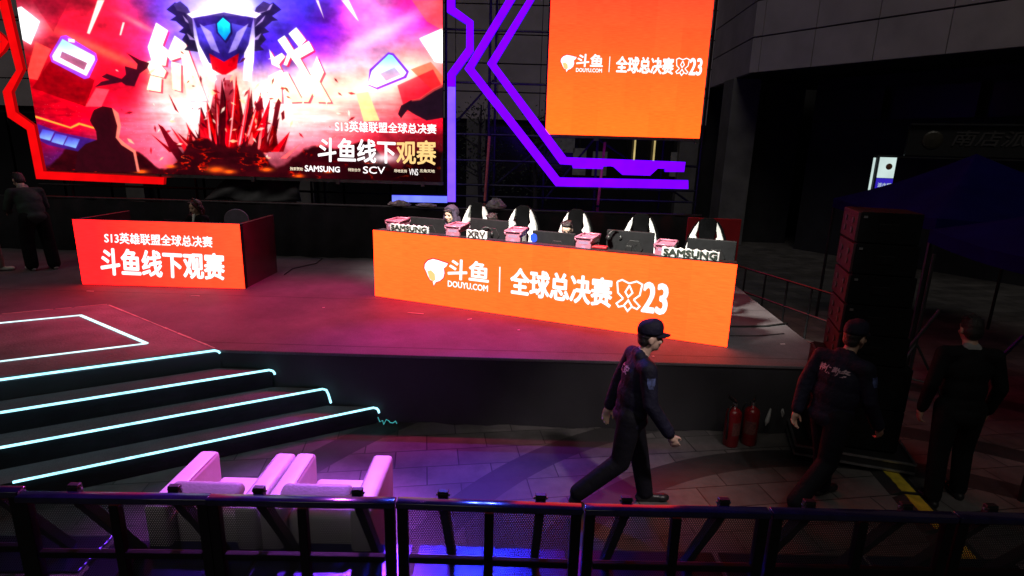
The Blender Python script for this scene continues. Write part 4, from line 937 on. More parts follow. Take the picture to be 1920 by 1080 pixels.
def make_barrier(label, L=1.03):
    t = thing('crowd_barrier', label, 'barrier', (0, 0, 0), 0, 'black crowd barrier sections')
    rounded(MB().box((L / 2, .0, 1.108), (L - .008, .066, .036)), 'top_rail', 'rail', t, .005)
    for x in (.035, L - .035): MB().box((x, .0, .555), (.056, .05, 1.07)).build('post', 'black_metal', t, .004)
    MB().box((L / 2, .0, .58), (.05, .05, .99)).build('middle_post', 'black_metal', t, .004)
    MB().box((L / 2, -.004, .755), (L - .134, .035, .04)).build('cross_rail', 'black_metal', t, .004)
    MB().box((L / 2, -.0, .06), (L - .134, .05, .05)).build('lower_rail', 'black_metal', t, .004)
    for z0, z1 in ((.085, .735), (.775, 1.075)):
        b = MB(); b.add([(.065, .012, z0), (L - .065, .012, z0), (L - .065, .012, z1), (.065, .012, z1)], [(0, 1, 2, 3)]); b.build('mesh_panel', 'perforated', t)
    for x in (.25, .80):
        MB().beam((x, .06, 1.09), (x, .72, .03), .05, .06).build('brace', 'black_metal', t, .004)
        b = MB().box((x, .075, 1.108), (.056, .046, .055)); b.box((x, .075, 1.137), (.062, .034, .013)); b.build('brace_hinge', 'black_plastic', t, .004)
        MB().tube([(x - .04, .075, 1.118), (x + .04, .075, 1.118)], .007, 8).build('pin', 'steel', t)
    MB().box((L / 2, .45, .34), (L - .03, .34, .022)).build('step_plate', 'blue_tinted_steel', t, .004)
    MB().box((L / 2, -.33, .012), (L - .01, .60, .02)).build('floor_plate', 'dark_steel', t, .003)
    return t
b0 = make_barrier('black perforated barrier section directly behind the left armchair'); BX = [(-3.70, 2.70, 2), (-2.655, 2.69, 1.6), (-1.635, 2.715, 1.0), (-.605, 2.735, -.6), (.43, 2.725, .8), (1.465, 2.74, .4), (2.5, 2.75, .4)]
BL = ['black perforated barrier section at the far left behind the lowest step end', 'black perforated barrier section with reddish rail left of the armchairs', None, 'black perforated barrier section with two blue highlights on its rail', 'black perforated barrier section in front of the striding guard', 'black perforated barrier section in front of the second guard', 'black perforated barrier section in front of the suited man']
for (x, y, r_), lab in zip(BX, BL):
    if lab is None: b0.location = (x, y, 0); b0.rotation_euler = (0, 0, R(r_))
    else: dup(b0, (x, y, 0), R(r_), lab)

# ------------------------------------------------------------------ speaker stack at the right corner of the stage
RZ = R(-18); TO = Vector((3.2, 5.28, 0)); TX = Vector((math.cos(RZ), math.sin(RZ), 0)); TY = Vector((-TX.y, TX.x, 0))
dl = thing('dolly', 'low black wheeled dolly with steel edges under the speaker stack', 'dolly', TO + TX * -.20 + TY * -.10, RZ)
MB().box((.50, .40, .115), (1.05, .86, .09)).build('platform', 'black_plastic', dl, .006)
for (p, q) in (((-.025, -.03, .165), (1.025, -.03, .165)), ((-.025, .83, .165), (1.025, .83, .165)), ((-.025, -.03, .165), (-.025, .83, .165)), ((1.025, -.03, .165), (1.025, .83, .165)), ((-.03, -.035, .075), (1.03, -.035, .075)), ((-.03, -.035, .075), (-.03, .83, .075))): MB().beam(p, q, .022, .022).build('steel_edge', 'steel', dl, .003)
for x in (.1, .9):
    for y in (.08, .72): MB().lathe([(0, -.02), (.036, -.02), (.036, .02), (0, .02)], (x, y, .037), 14, rot=Matrix.Rotation(R(90), 3, 'X')).build('wheel', 'rubber', dl)
def cabinet(label, x, y, z, w, d_, h, holes, tilt=0.):
    t = thing('loudspeaker', label, 'speaker', TO + TX * x + TY * y + Vector((0, 0, z)), RZ, 'cabinets of the speaker stack')
    # local: front grille faces -x, depth along +x
    MB().slab([(.03, .0), (w, .045), (w, d_ - .045), (.03, d_)], .004, h - .004).build('body', 'cab_black', t, .006)
    MB().box((.016, d_ / 2, h / 2), (.024, d_ - .015, h - .02)).build('grille', 'grille', t, .006)
    for k in range(holes):
        zz = h * (.34 + .32 * k / max(1, holes - 1)); 
        for yy in (d_ * .25, d_ * .7): MB().lathe([(0, 0), (.03, 0), (.03, .006), (0, .006)], (-.001, yy, zz), 14, rot=Matrix.Rotation(R(-90), 3, 'Y')).build('grip_hole', 'rubber', t)
    MB().box((w * .12, -.003, h - .05), (.03, .010, .02)).build('corner_latch', 'steel', t)
    MB().box((w * .5, .022, h * .5), (.16, .014, .08), Matrix.Rotation(R(5), 3, 'Z')).build('side_handle', 'black_metal', t, .004)
    return t
cabinet('lowest and widest black subwoofer of the speaker stack, standing on the dolly', -.10, -.02, .18, .80, .66, .44, 1)
cabinet('second wide black subwoofer, directly under the slim speakers', -.10, -.02, .624, .80, .66, .44, 1)
nm = ['lowest', 'second lowest', 'third', 'fourth', 'topmost']
for k in range(5): cabinet('slim black line array speaker with reddish grille, %s of the five slim ones' % nm[k], .012 - .003 * k, 0.0, 1.068 + .297 * k, .62 - .02 * k, .60, .293, 2)

# ------------------------------------------------------------------ fire extinguishers by the skirt
def extinguisher(label, x, y, rz):
    t = thing('fire_extinguisher', label, 'extinguisher', (x, y, 0), rz, 'fire extinguishers by the stage skirt')
    MB().lathe([(0, 0), (.072, 0), (.08, .012), (.08, .36), (.072, .395), (.045, .42), (.022, .43), (.022, .45), (0, .45)], n=24).build('cylinder', 'red_paint', t, smooth=True)
    MB().lathe([(0, .45), (.024, .45), (.024, .485), (0, .485)], n=14).build('valve', 'steel', t)
    b = MB().beam((0, -.02, .49), (0, .10, .50), .02, .012); b.beam((0, -.02, .505), (0, .11, .53), .02, .01); b.build('lever', 'rubber', t)
    MB().tube([(-.02, -.01, .47), (-.07, -.02, .46), (-.095, -.02, .40), (-.09, -.03, .25), (-.088, -.03, .10)], .010, 8).build('hose', 'rubber', t, smooth=True)
    b = MB()
    for k in range(9):
        a0 = R(-130 + k * 10); a1 = R(-120 + k * 10); r_ = .0812
        b.add([(r_ * math.cos(a0), r_ * math.sin(a0), .14), (r_ * math.cos(a1), r_ * math.sin(a1), .14), (r_ * math.cos(a1), r_ * math.sin(a1), .29), (r_ * math.cos(a0), r_ * math.sin(a0), .29)], [(0, 1, 2, 3)])
    b.build('paper_label', 'ext_label', t); return t
K['ext_label'] = pbr('ext_label', (.14, .05, .045), .5, 0, .5, 40)
extinguisher('red fire extinguisher on the paving, the one farther from the speaker stack', 2.39, 5.50, R(20))
extinguisher('red fire extinguisher on the paving, the one nearer the speaker stack', 2.60, 5.54, R(-30))
wc = MB().tube([(2.86, 5.68, .35), (2.84, 5.66, .28), (2.82, 5.64, .22), (2.80, 5.62, .17)], [.008, .02, .024, .006], 8)
tag(wc.build('cable_plug', 'pale_plug', smooth=True) if K.setdefault('pale_plug', pbr('pale_plug', (.28, .28, .28), .5)) else None, 'pale cable plug hanging on the skirt right of the extinguishers', 'plug')
wc = MB().tube([(2.98, 5.66, .36), (2.99, 5.64, .31), (2.975, 5.63, .28), (2.965, 5.645, .33), (2.98, 5.66, .36)], .009, 8)
tag(wc.build('cable_loop', 'pale_plug', smooth=True), 'small pale loop of cable hanging beside the dolly', 'cable')

# ------------------------------------------------------------------ pop-up tents on the right
def tent(label, cs, apex, ze, fall=.16):
    c = Vector((sum(p[0] for p in cs) / 4, sum(p[1] for p in cs) / 4, 0)); t = thing('canopy_tent', label, 'tent', c, 0, 'dark blue pop-up tents')
    P = [Vector((p[0], p[1], ze)) - c for p in cs]; A_ = Vector((*apex, )) - c; N_ = 10; vs = []; fs = []
    for k in range(4):
        p, q = P[k], P[(k + 1) % 4]; base = len(vs)
        for j in range(N_ + 1):
            for i in range(N_ + 1):
                e_ = p.lerp(q, i / N_); v = e_.lerp(A_, j / N_); v.z -= .10 * math.sin(math.pi * j / N_) * (.6 + .4 * math.sin(math.pi * i / N_)) + .05 * math.sin(math.pi * i / N_) * (1 - j / N_); vs.append(tuple(v))
        for j in range(N_):
            for i in range(N_): a_ = base + j * (N_ + 1) + i; fs.append((a_, a_ + 1, a_ + N_ + 2, a_ + N_ + 1))
    b = MB(); b.add(vs, fs); b.build('canopy', 'tent_blue', t, smooth=True)
    vs = []; fs = []
    for k in range(4):
        p, q = P[k], P[(k + 1) % 4]
        for i in range(N_):
            a_, c_ = p.lerp(q, i / N_), p.lerp(q, (i + 1) / N_); o = len(vs); za = .05 * math.sin(math.pi * i / N_); zb = .05 * math.sin(math.pi * (i + 1) / N_)
            vs += [(a_.x, a_.y, ze - za), (c_.x, c_.y, ze - zb), (c_.x, c_.y, ze - fall - zb), (a_.x, a_.y, ze - fall - za)]; fs.append((o, o + 1, o + 2, o + 3))
    b = MB(); b.add(vs, fs); b.build('valance', 'tent_blue', t)
    for p in P:
        q = p * .985; MB().box((q.x, q.y, ze / 2), (.035, .035, ze)).build('leg', 'dark_steel', t)
    for k in range(4): MB().tube([P[k] * .98 - Vector((0, 0, .08)), P[(k + 1) % 4] * .98 - Vector((0, 0, .08))], .012, 6).build('truss_bar', 'dark_steel', t)
    return t
tent('dark blue peaked tent behind the speaker stack, the farther one', [(5.86, 10.5), (5.48, 7.35), (8.5, 7.05), (8.9, 10.1)], (6.95, 8.8, 3.14), 2.3)
tent('dark blue peaked tent at the right edge, the nearer one', [(5.13, 6.96), (4.72, 4.6), (7.5, 4.1), (7.9, 6.5)], (6.3, 5.5, 2.9), 2.2)
# dark things on the pavement at the right
def ramp(label, y0, y1, x0, x1):
    t = thing('cable_ramp', label, 'cable ramp', ((x0 + x1) / 2, (y0 + y1) / 2, 0), math.atan2(-(x1 - x0), (y1 - y0)) , 'black and yellow cable ramps')
    L = math.hypot(x1 - x0, y1 - y0) - .02
    b = MB(); pr = [(-.16, 0), (.16, 0), (.075, .045), (-.075, .045)]
    b.add([(x, -L / 2, z) for x, z in pr] + [(x, L / 2, z) for x, z in pr], [(0, 1, 2, 3), (7, 6, 5, 4), (0, 4, 5, 1), (1, 5, 6, 2), (2, 6, 7, 3), (3, 7, 4, 0)])
    b.build('base', 'rubber', t, .004); rd = random.Random(int(y0 * 100))
    n_ = 9; lft = [(-.062 + rd.uniform(-.006, .006), -L / 2 + .01 + (L - .02) * i / n_) for i in range(n_ + 1)]; rgt = [(.06, -L / 2 + .01 + (L - .02) * i / n_) for i in range(n_ + 1)]
    MB().slab(lft + rgt[::-1], .0455, .052).build('lid', 'yellow', t); return t
yy = [(5.14, 4.62, 3.79, 3.72), (4.60, 4.08, 3.715, 3.64), (4.06, 3.54, 3.635, 3.56), (3.52, 3.0, 3.555, 3.48)]
for (a_, c_, xa, xb), lab in zip(yy, ('yellow lidded cable ramp touching the speaker dolly', 'yellow lidded cable ramp second from the speaker dolly', 'yellow lidded cable ramp seen through the barrier rail', 'yellow lidded cable ramp nearest the barrier, seen through its mesh')):
    ramp(lab, c_, a_, xb, xa)
tr = thing('light_stand', 'dark folding tripod stand behind the speaker stack', 'stand', (4.75, 6.3, 0))
MB().tube([(0, 0, .5), (0, 0, 2.0)], .02, 8).build('pole', 'dark_steel', tr)
for k in range(3):
    an = R(200 + 120 * k); MB().tube([(0, 0, .95), (.55 * math.cos(an), .55 * math.sin(an), .012)], .014, 8).build('leg', 'dark_steel', tr)
    MB().tube([(0, 0, .5), (.28 * math.cos(an), .28 * math.sin(an), .49)], .010, 8).build('strut', 'dark_steel', tr)
bs = MB().tube([(4.36, 5.55, 1.55), (3.98, 5.62, .75), (3.86, 5.66, .012)], .018, 8); tag(bs.build('brace_pole', 'dark_steel'), 'slanting steel brace pole right of the speaker stack', 'pole')
rd_ = MB().tube([(5.70, 6.0, 1.16), (5.45, 6.0, .82), (5.0, 6.1, .02)], .02, 8); K['violet_pole'] = pbr('violet_pole', (.09, .05, .30), .3)
tag(rd_.build('umbrella', 'violet_pole'), 'folded violet umbrella leaning beside the suited man', 'umbrella')
# low dark railing behind the right edge of the stage
rl = thing('railing', 'low dark railing behind the right end of the stage', 'railing', (4.5, 9.0, 0), R(-72))
for k in range(9): MB().tube([(-2 + k * .5, 0, 0), (-2 + k * .5, 0, 1.05)], .016, 6).build('post', 'dark_steel', rl)
for z in (.2, .62, 1.05): MB().tube([(-2, 0, z), (2, 0, z)], .018, 6).build('rail', 'dark_steel', rl)
# cables on the stage
def cable(label, pts, r=.008, mat='rubber'):
    tag(MB().tube(pts, r, 6).build('cable', mat, smooth=True), label, 'cable', 'black cables lying on the stage')
cable('black cable curling beside the right end of the red desk', [(-3.9, 9.4, SH + .01), (-3.95, 9.9, SH + .01), (-3.7, 10.4, SH + .01), (-3.75, 10.9, SH + .01), (-4.1, 11.0, SH + .01)])
cable('black cable running right from the orange desk end', [(2.6, 7.1, SH + .01), (3.0, 7.15, SH + .01), (3.4, 7.2, SH + .012), (3.75, 7.35, SH + .012)], .014)
cable('thin black cable crossing the stage corner right of the orange desk', [(2.75, 6.75, SH + .01), (3.1, 6.78, SH + .01), (3.5, 6.9, SH + .01)], .006)

# ------------------------------------------------------------------ people
V3 = Vector
def frame(d, side):
    d = V3(d).normalized(); s = V3(side); s = (s - d * s.dot(d)).normalized(); return d, s, s.cross(d)
class Body:
    """one skinned figure: tapered limbs and ellipsoids fused into a single surface, clothes by region"""
    def __init__(s): s.p = []
    def cap(s, lab, a, b, ra, rb): s.p.append(('c', lab, V3(a), V3(b), ra, rb))
    def ell(s, lab, c, r, M=None): s.p.append(('e', lab, V3(c), V3(r), M or Matrix.Identity(3)))
    def mesh(s, name, mats, voxel=.009, smooth=5, parent=None):
        b = MB()
        for q in s.p:
            if q[0] == 'c':
                _, lab, a, c, ra, rb = q; d = c - a; L = max(d.length, 1e-4); d = d / L; x = d.orthogonal().normalized(); y = d.cross(x); M = Matrix((x, y, d)).transposed()
                prof = [(ra * math.sin(t), -ra * math.cos(t)) for t in np.linspace(.05, math.pi / 2, 5)] + [(rb * math.cos(t), L + rb * math.sin(t)) for t in np.linspace(0, math.pi / 2 - .05, 5)]
                b.lathe(prof, a, 14, rot=M)
            else: b.ell(q[2], q[3], q[4], 18, 12)
        me = bpy.data.meshes.new(name); me.from_pydata(b.v, [], b.f)
        o = bpy.data.objects.new('tmp', me); COL.objects.link(o)
        r = o.modifiers.new('r', 'REMESH'); r.mode = 'VOXEL'; r.voxel_size = voxel
        sm = o.modifiers.new('s', 'SMOOTH'); sm.iterations = smooth; sm.factor = .5
        dg = bpy.context.evaluated_depsgraph_get(); dg.update()
        out = bpy.data.meshes.new_from_object(o.evaluated_get(dg)); bpy.data.objects.remove(o); out.name = name
        nf = len(out.polygons); C = np.zeros(nf * 3); out.polygons.foreach_get('center', C); C = C.reshape(-1, 3)
        best = np.full(nf, 1e9); idx = np.zeros(nf, int); names = list(mats)
        for q in s.p:
            if q[0] == 'c':
                _, lab, a, c, ra, rb = q; a_ = np.array(a); d = np.array(c) - a_; t = np.clip(((C - a_) @ d) / max(d @ d, 1e-8), 0, 1); D = np.linalg.norm(C - a_ - t[:, None] * d, axis=1) - (ra + (rb - ra) * t)
            else:
                _, lab, c, r_, M = q; loc = (C - np.array(c)) @ np.array(M); k = np.linalg.norm(loc / np.array(r_), axis=1); D = (k - 1) * min(r_)
            w = D < best; best[w] = D[w]; idx[w] = names.index(lab)
        out.materials.clear()
        for nme in names: out.materials.append(K[mats[nme]])
        out.polygons.foreach_set('material_index', idx.tolist()); out.polygons.foreach_set('use_smooth', [True] * nf)
        soft = {names.index(x) for x in names if x in ('jacket', 'suit', 'top', 'trousers')}
        if soft:
            bm = bmesh.new(); bm.from_mesh(out); vv = [v for v in bm.verts if all(f.material_index in soft for f in v.link_faces)]
            for _ in range(14): bmesh.ops.smooth_vert(bm, verts=vv, factor=.5, use_axis_x=True, use_axis_y=True, use_axis_z=True)
            bm.to_mesh(out); bm.free()
        return link(name, out, parent)
    def hand(s, W_, d, pn, side, lab='skin', curl=.5, k=1.):
        """W_ wrist, d finger direction, pn palm normal (fingers curl towards it), side: +1 / -1 which edge the thumb is on along d x pn"""
        d, pn, ac = frame(d, pn); ac = ac * side
        M = Matrix((ac, d, pn)).transposed(); W_ = V3(W_)
        s.ell(lab, W_ + d * .045 * k, (.040 * k, .052 * k, .017 * k), M); s.cap(lab, W_ - d * .01, W_ + d * .03, .026 * k, .03 * k)
        for i, (o, L) in enumerate(((.030, .070), (.0105, .080), (-.0095, .074), (-.029, .058))):
            r0 = W_ + d * (.086 - abs(i - 1.3) * .004) * k + ac * o * k; c1 = curl * (.75 + .12 * i)
            d1 = d * math.cos(c1) + pn * math.sin(c1); c2 = c1 * 2.1; d2_ = d * math.cos(c2) + pn * math.sin(c2); c3 = c1 * 2.9; d3 = d * math.cos(c3) + pn * math.sin(c3)
            a = r0 + d1 * L * .5 * k; b = a + d2_ * L * .32 * k; c = b + d3 * L * .24 * k
            s.cap(lab, r0, a, .0092 * k, .0086 * k); s.cap(lab, a, b, .0086 * k, .008 * k); s.cap(lab, b, c, .008 * k, .0068 * k)
        r0 = W_ + d * .025 * k + ac * .032 * k; dt = (d * .75 + ac * .55 + pn * .35).normalized(); a = r0 + dt * .042 * k; dt2 = (d * .95 + ac * .1 + pn * .45).normalized()
        s.cap(lab, r0, a, .013 * k, .011 * k); s.cap(lab, a, a + dt2 * .03 * k, .011 * k, .008 * k)
    def head(s, H, f, up, lab='skin', k=1.):
        f, up, rt = frame(f, up); rt = -rt   # rt: own right
        rt = f.cross(up); M = Matrix((rt, f, up)).transposed(); H = V3(H); P = lambda r_, ff, u: H + (rt * r_ + f * ff + up * u) * k
        s.ell(lab, P(0, -.008, .022), (.074 * k, .093 * k, .098 * k), M); s.ell(lab, P(0, .022, -.035), (.060 * k, .068 * k, .080 * k), M)
        s.ell(lab, P(0, .060, -.088), (.026 * k, .022 * k, .020 * k), M); s.ell(lab, P(0, .050, .040), (.058 * k, .040 * k, .040 * k), M)
        s.cap(lab, P(0, .082, .008), P(0, .100, -.028), .010 * k, .014 * k)
        for sx in (-1, 1):
            s.ell(lab, P(sx * .036, .070, -.022), (.024 * k, .020 * k, .022 * k), M); s.ell(lab, P(sx * .077, -.012, -.008), (.010 * k, .022 * k, .032 * k), M)
            s.ell(lab, P(sx * .030, .082, .020), (.020 * k, .010 * k, .006 * k), M)
        s.ell(lab, P(0, .078, -.057), (.024 * k, .012 * k, .007 * k), M); s.ell(lab, P(0, .076, -.069), (.020 * k, .012 * k, .008 * k), M)
        s.hd = (H, f, up, rt, k); return P
def fused(name, prims, mat, parent, voxel=.007, smooth=5):
    b = Body(); b.p = prims; labs = {q[1]: mat for q in prims}; return b.mesh(name, labs, voxel, smooth, parent)
def face_bits(t, b, eyes=True):
    H, f, up, rt, k = b.hd; M = Matrix((rt, f, up)).transposed(); P = lambda r_, ff, u: H + (rt * r_ + f * ff + up * u) * k
    for sx in (-1, 1):
        MB().ell(P(sx * .031, .0775, .005), (.0125 * k, .008 * k, .007 * k), M, 12, 8).build('eye', 'eye_dark', t, smooth=True)
        MB().tube([P(sx * .015, .093, .024), P(sx * .034, .091, .029), P(sx * .050, .079, .023)], [.003 * k, .004 * k, .002 * k], 6).build('eyebrow', 'hair', t, smooth=True)
    MB().tube([P(-.022, .082, -.063), P(-.008, .090, -.062), P(.008, .090, -.062), P(.022, .082, -.063)], [.002 * k, .005 * k, .005 * k, .002 * k], 6).build('lips', 'lip', t, smooth=True)
K['eye_dark'] = pbr('eye_dark', (.02, .015, .015), .25); K['lip'] = pbr('lip', (.35, .12, .11), .5)
def short_hair(t, b, mat='hair', full=1.0, low=-.02):
    H, f, up, rt, k = b.hd; M = Matrix((rt, f, up)).transposed(); P = lambda r_, ff, u: H + (rt * r_ + f * ff + up * u) * k
    pr = [('e', 'h', P(0, -.020, .042), V3((.081, .090, .090)) * k, M), ('e', 'h', P(0, -.045, .0), V3((.076, .062, .085)) * k, M), ('e', 'h', P(0, .035, .095), V3((.062, .048, .030)) * k, M)]
    rd = random.Random(3)
    for i in range(22):
        a = rd.uniform(0, 6.28); r_ = rd.uniform(.2, 1) ; p = P(.07 * r_ * math.cos(a), .07 * r_ * math.sin(a) - .01, .085 + .045 * (1 - r_) + rd.uniform(-.005, .012))
        pr.append(('c', 'h', p, p + (rt * rd.gauss(0, .02) + f * rd.gauss(.01, .02) + up * .012) * k, .016 * k * full, .006 * k))
    return fused('hair', pr, mat, t, .006, 3)
def torso(b, P, C, N, shR, shL, lab, belly=1., hem=None, hemlab=None, bulk=1.):
    P, C, N, shR, shL = map(V3, (P, C, N, shR, shL)); up = (N - P).normalized(); rt = (shR - shL); rt = (rt - up * rt.dot(up)).normalized(); f = up.cross(rt); M = Matrix((rt, f, up)).transposed()
    b.ell(lab, C, (.170 * bulk, .118 * bulk, .185), M); b.ell(lab, P.lerp(C, .5), (.152 * bulk * belly, .112 * bulk * belly, .19), M); b.ell(lab, P + up * .02, (.160 * bulk, .118 * bulk, .13), M)
    b.cap(lab, shR, shL, .066 * bulk, .066 * bulk); b.ell(lab, C + up * .11 + f * .0, (.155 * bulk, .09 * bulk, .085), M)
    b.cap(lab, N - up * .02 + rt * .05, shR.lerp(N, .35), .05, .055); b.cap(lab, N - up * .02 - rt * .05, shL.lerp(N, .35), .05, .055)
    if hem: b.ell(hemlab or lab, P - up * hem, (.172 * bulk, .128 * bulk, .10), M)
    return up, rt, f
def arm(b, sh, el, wr, lab, r=(.060, .049, .041)): b.cap(lab, sh, el, r[0], r[1]); b.cap(lab, el, wr, r[1], r[2])
def leg(b, hp, kn, an, lab, r=(.094, .068, .058)): b.cap(lab, hp, kn, r[0], r[1]); b.cap(lab, kn, an, r[1], r[2])
def shoe(b, an, toe, lab='shoe'):
    an, toe = V3(an), V3(toe); d = toe - an; dh = V3((d.x, d.y, 0)).normalized(); heel = V3((an.x, an.y, toe.z)) - dh * .045
    if an.z > .13: heel = an + V3((0, 0, -.06)) - dh * .02
    b.cap(lab, an + V3((0, 0, -.01)), heel, .044, .038); b.cap(lab, heel, toe, .038, .034); b.ell(lab, toe - dh * .03 + V3((0, 0, .004)), (.045, .06, .034), Matrix((dh.cross(V3((0, 0, 1))), dh, V3((0, 0, 1)))).transposed())
def project_letters(t, body_obj, text, centre, right, upv, normal, w, h, mat, bold=.03):
    """letters printed on the cloth: laid on the body's surface"""
    co, fs = glyphs(text, bold); tree = BVHTree.FromPolygons([v.co for v in body_obj.data.vertices], [tuple(p.vertices) for p in body_obj.data.polygons])
    right, upv, normal = V3(right).normalized(), V3(upv).normalized(), V3(normal).normalized(); vs = []
    for u, v in co:
        p = V3(centre) + right * (u - .5) * w + upv * (v - .5) * h; hit = tree.ray_cast(p + normal * .3, -normal)
        vs.append(tuple((hit[0] if hit[0] else p) + normal * .013))
    me = bpy.data.meshes.new('lettering'); me.from_pydata([(u * w, v * h, 0) for u, v in co], [], fs)
    bm = bmesh.new(); bm.from_mesh(me); bmesh.ops.triangulate(bm, faces=bm.faces[:], ngon_method='EAR_CLIP'); bm.verts.ensure_lookup_table()
    for v_, p_ in zip(bm.verts, vs): v_.co = p_
    bm.to_mesh(me); bm.free(); me.materials.append(K[mat]); return link('lettering', me, t)
def patch(t, body_obj, centre, right, upv, normal, w, h, mat, name='patch'):
    tree = BVHTree.FromPolygons([v.co for v in body_obj.data.vertices], [tuple(p.vertices) for p in body_obj.data.polygons]); vs = []; fs = []
    right, upv, normal = V3(right).normalized(), V3(upv).normalized(), V3(normal).normalized()
    for j in range(5):
        for i in range(5):
            k = 1 if j > 1 else (.55 + .225 * j); p = V3(centre) + right * (i / 4 - .5) * w * k + upv * (j / 4 - .5) * h; hit = tree.ray_cast(p + normal * .3, -normal); vs.append(tuple((hit[0] if hit[0] else p) + normal * .005))
    for j in range(4):
        for i in range(4): fs.append((j * 5 + i, j * 5 + i + 1, j * 5 + i + 6, j * 5 + i + 5))
    me = bpy.data.meshes.new(name); me.from_pydata(vs, [], fs); me.materials.append(K[mat]); return link(name, me, t)
def cap_hat(t, b, mat='navy'):
    H, f, up, rt, k = b.hd; M = Matrix((rt, f, up)).transposed(); P = lambda r_, ff, u: H + (rt * r_ + f * ff + up * u) * k
    vs = []; fs = []; n = 28; prof = [(1.0, .040), (1.03, .058), (1.02, .085), (.96, .112), (.80, .135), (.5, .149), (.15, .154)]
    for r_, z in prof:
        for i in range(n):
            a = 2 * math.pi * i / n; vs.append(P(.084 * r_ * math.cos(a), .104 * r_ * math.sin(a) - .008, z + .010 * math.sin(a) * (z > .08)))
    for j in range(len(prof) - 1):
        for i in range(n): fs.append((j * n + i, j * n + (i + 1) % n, (j + 1) * n + (i + 1) % n, (j + 1) * n + i))
    fs.append(tuple((len(prof) - 1) * n + i for i in range(n))); fs.append(tuple(range(n))[::-1])
    m_ = MB(); m_.add(vs, fs); c = m_.build('cap', mat, t, smooth=True)
    vs = []; fs = []; nn = 12
    for lay in (0, .006):
        for i in range(nn + 1):
            a = math.pi * (.10 + .80 * i / nn)
            vs.append(P(.082 * math.cos(a), .100 * math.sin(a) - .008, .048 - lay)); vs.append(P(.080 * math.cos(a) * 1.02, .102 * math.sin(a) + .068 * math.sin(a) ** 1.2 - .008, .038 - .012 * abs(math.cos(a)) - lay))
    q = 2 * (nn + 1)
    for i in range(nn): fs += [(2 * i, 2 * i + 1, 2 * i + 3, 2 * i + 2), (q + 2 * i, q + 2 * i + 2, q + 2 * i + 3, q + 2 * i + 1), (2 * i + 1, q + 2 * i + 1, q + 2 * i + 3, 2 * i + 3)]
    m_ = MB(); m_.add(vs, fs); m_.build('brim', mat, c, smooth=True)

def guard(label, loc, rz, text, stride=1., lean=0., skin='pale_skin'):
    t = thing('person', label, 'person', loc, rz, 'security guards walking past'); b = Body()
    P, C, N = (0, .01, .925), (0, .045, 1.21), (0, .055 + lean, 1.405); shR, shL = (.185, .075, 1.355), (-.185, .025, 1.355)
    torso(b, P, C, N, shR, shL, 'jacket', 1.12, .06, None, 1.12)
    b.cap('skin', (0, .06 + lean, 1.41), (0, .10 + lean, 1.50), .054, .052); b.head((0, .115 + lean, 1.565), (-.05, 1, -.05), (0, .06, 1))
    b.cap('jacket', (-.05, .03 + lean, 1.425), (.05, .03 + lean, 1.425), .045, .045)
    arm(b, shR, (.245, .10, 1.09), (.245, .265, .855), 'jacket', (.072, .062, .054)); b.hand((.245, .285, .825), (0, .45, -.85), (-1, .1, .1), -1, curl=.55)
    arm(b, shL, (-.235, -.06, 1.10), (-.215, -.13, .87), 'jacket', (.072, .062, .054)); b.hand((-.213, -.142, .84), (0, -.2, -.95), (1, 0, .1), 1, curl=.55)
    leg(b, (-.09, .02, .90), (-.095, .13, .49), (-.095, .19 * stride, .10), 'trousers', (.108, .084, .074)); shoe(b, (-.095, .19 * stride, .09), (-.095, .36 * stride, .036))
    leg(b, (.09, -.01, .90), (.095, -.06 * stride, .49), (.095, -.36 * stride, .19), 'trousers', (.108, .084, .074)); shoe(b, (.095, -.38 * stride, .165), (.095, -.30 * stride, .036))
    o = b.mesh('body', {'jacket': 'navy', 'trousers': 'navy_dark', 'skin': skin, 'shoe': 'shoe_black'}, .0065, 5, t)
    face_bits(t, b); 
    H, f, up, rt, k = b.hd; M = Matrix((rt, f, up)).transposed(); Pq = lambda r_, ff, u: H + rt * r_ + f * ff + up * u
    fused('hair', [('e', 'h', Pq(0, -.026, .026), V3((.0765, .084, .075)), M), ('e', 'h', Pq(0, -.05, -.02), V3((.068, .052, .06)), M)], 'hair', t)
    cap_hat(t, b)
    project_letters(t, o, text, (0, -.12, 1.30), (1, 0, 0), (0, .1, 1), (0, -1, .05), .26 if len(text) > 2 else .15, .07, 'pink_dim')
    patch(t, o, (.22, .085, 1.27), (0, 1, 0), (0, 0, 1), (1, 0, .1), .065, .085, 'patch_blue', 'sleeve_patch')
    patch(t, o, (.10, .15, 1.25), (1, 0, 0), (0, 0, 1), (0, 1, 0), .09, .022, 'pink_reflective', 'name_tape')
    return t
K['pink_dim'] = pbr('pink_dim', (.42, .27, .33), .5, 0, .2, 20)
K['patch_blue'] = pbr('patch_blue', (.06, .08, .20), .6, 0, .8, 30)
guard('security guard in navy uniform and cap striding right before the orange desk', (1.02, 4.36, 0), R(-90), '保安', 1.12)
guard('security guard in navy uniform with pink back lettering before the speaker stack', (2.76, 4.46, 0), R(-66), '特保勤务', 1.05, .03, 'skin')

K['collar'] = pbr('collar', (.22, .22, .22), .7)
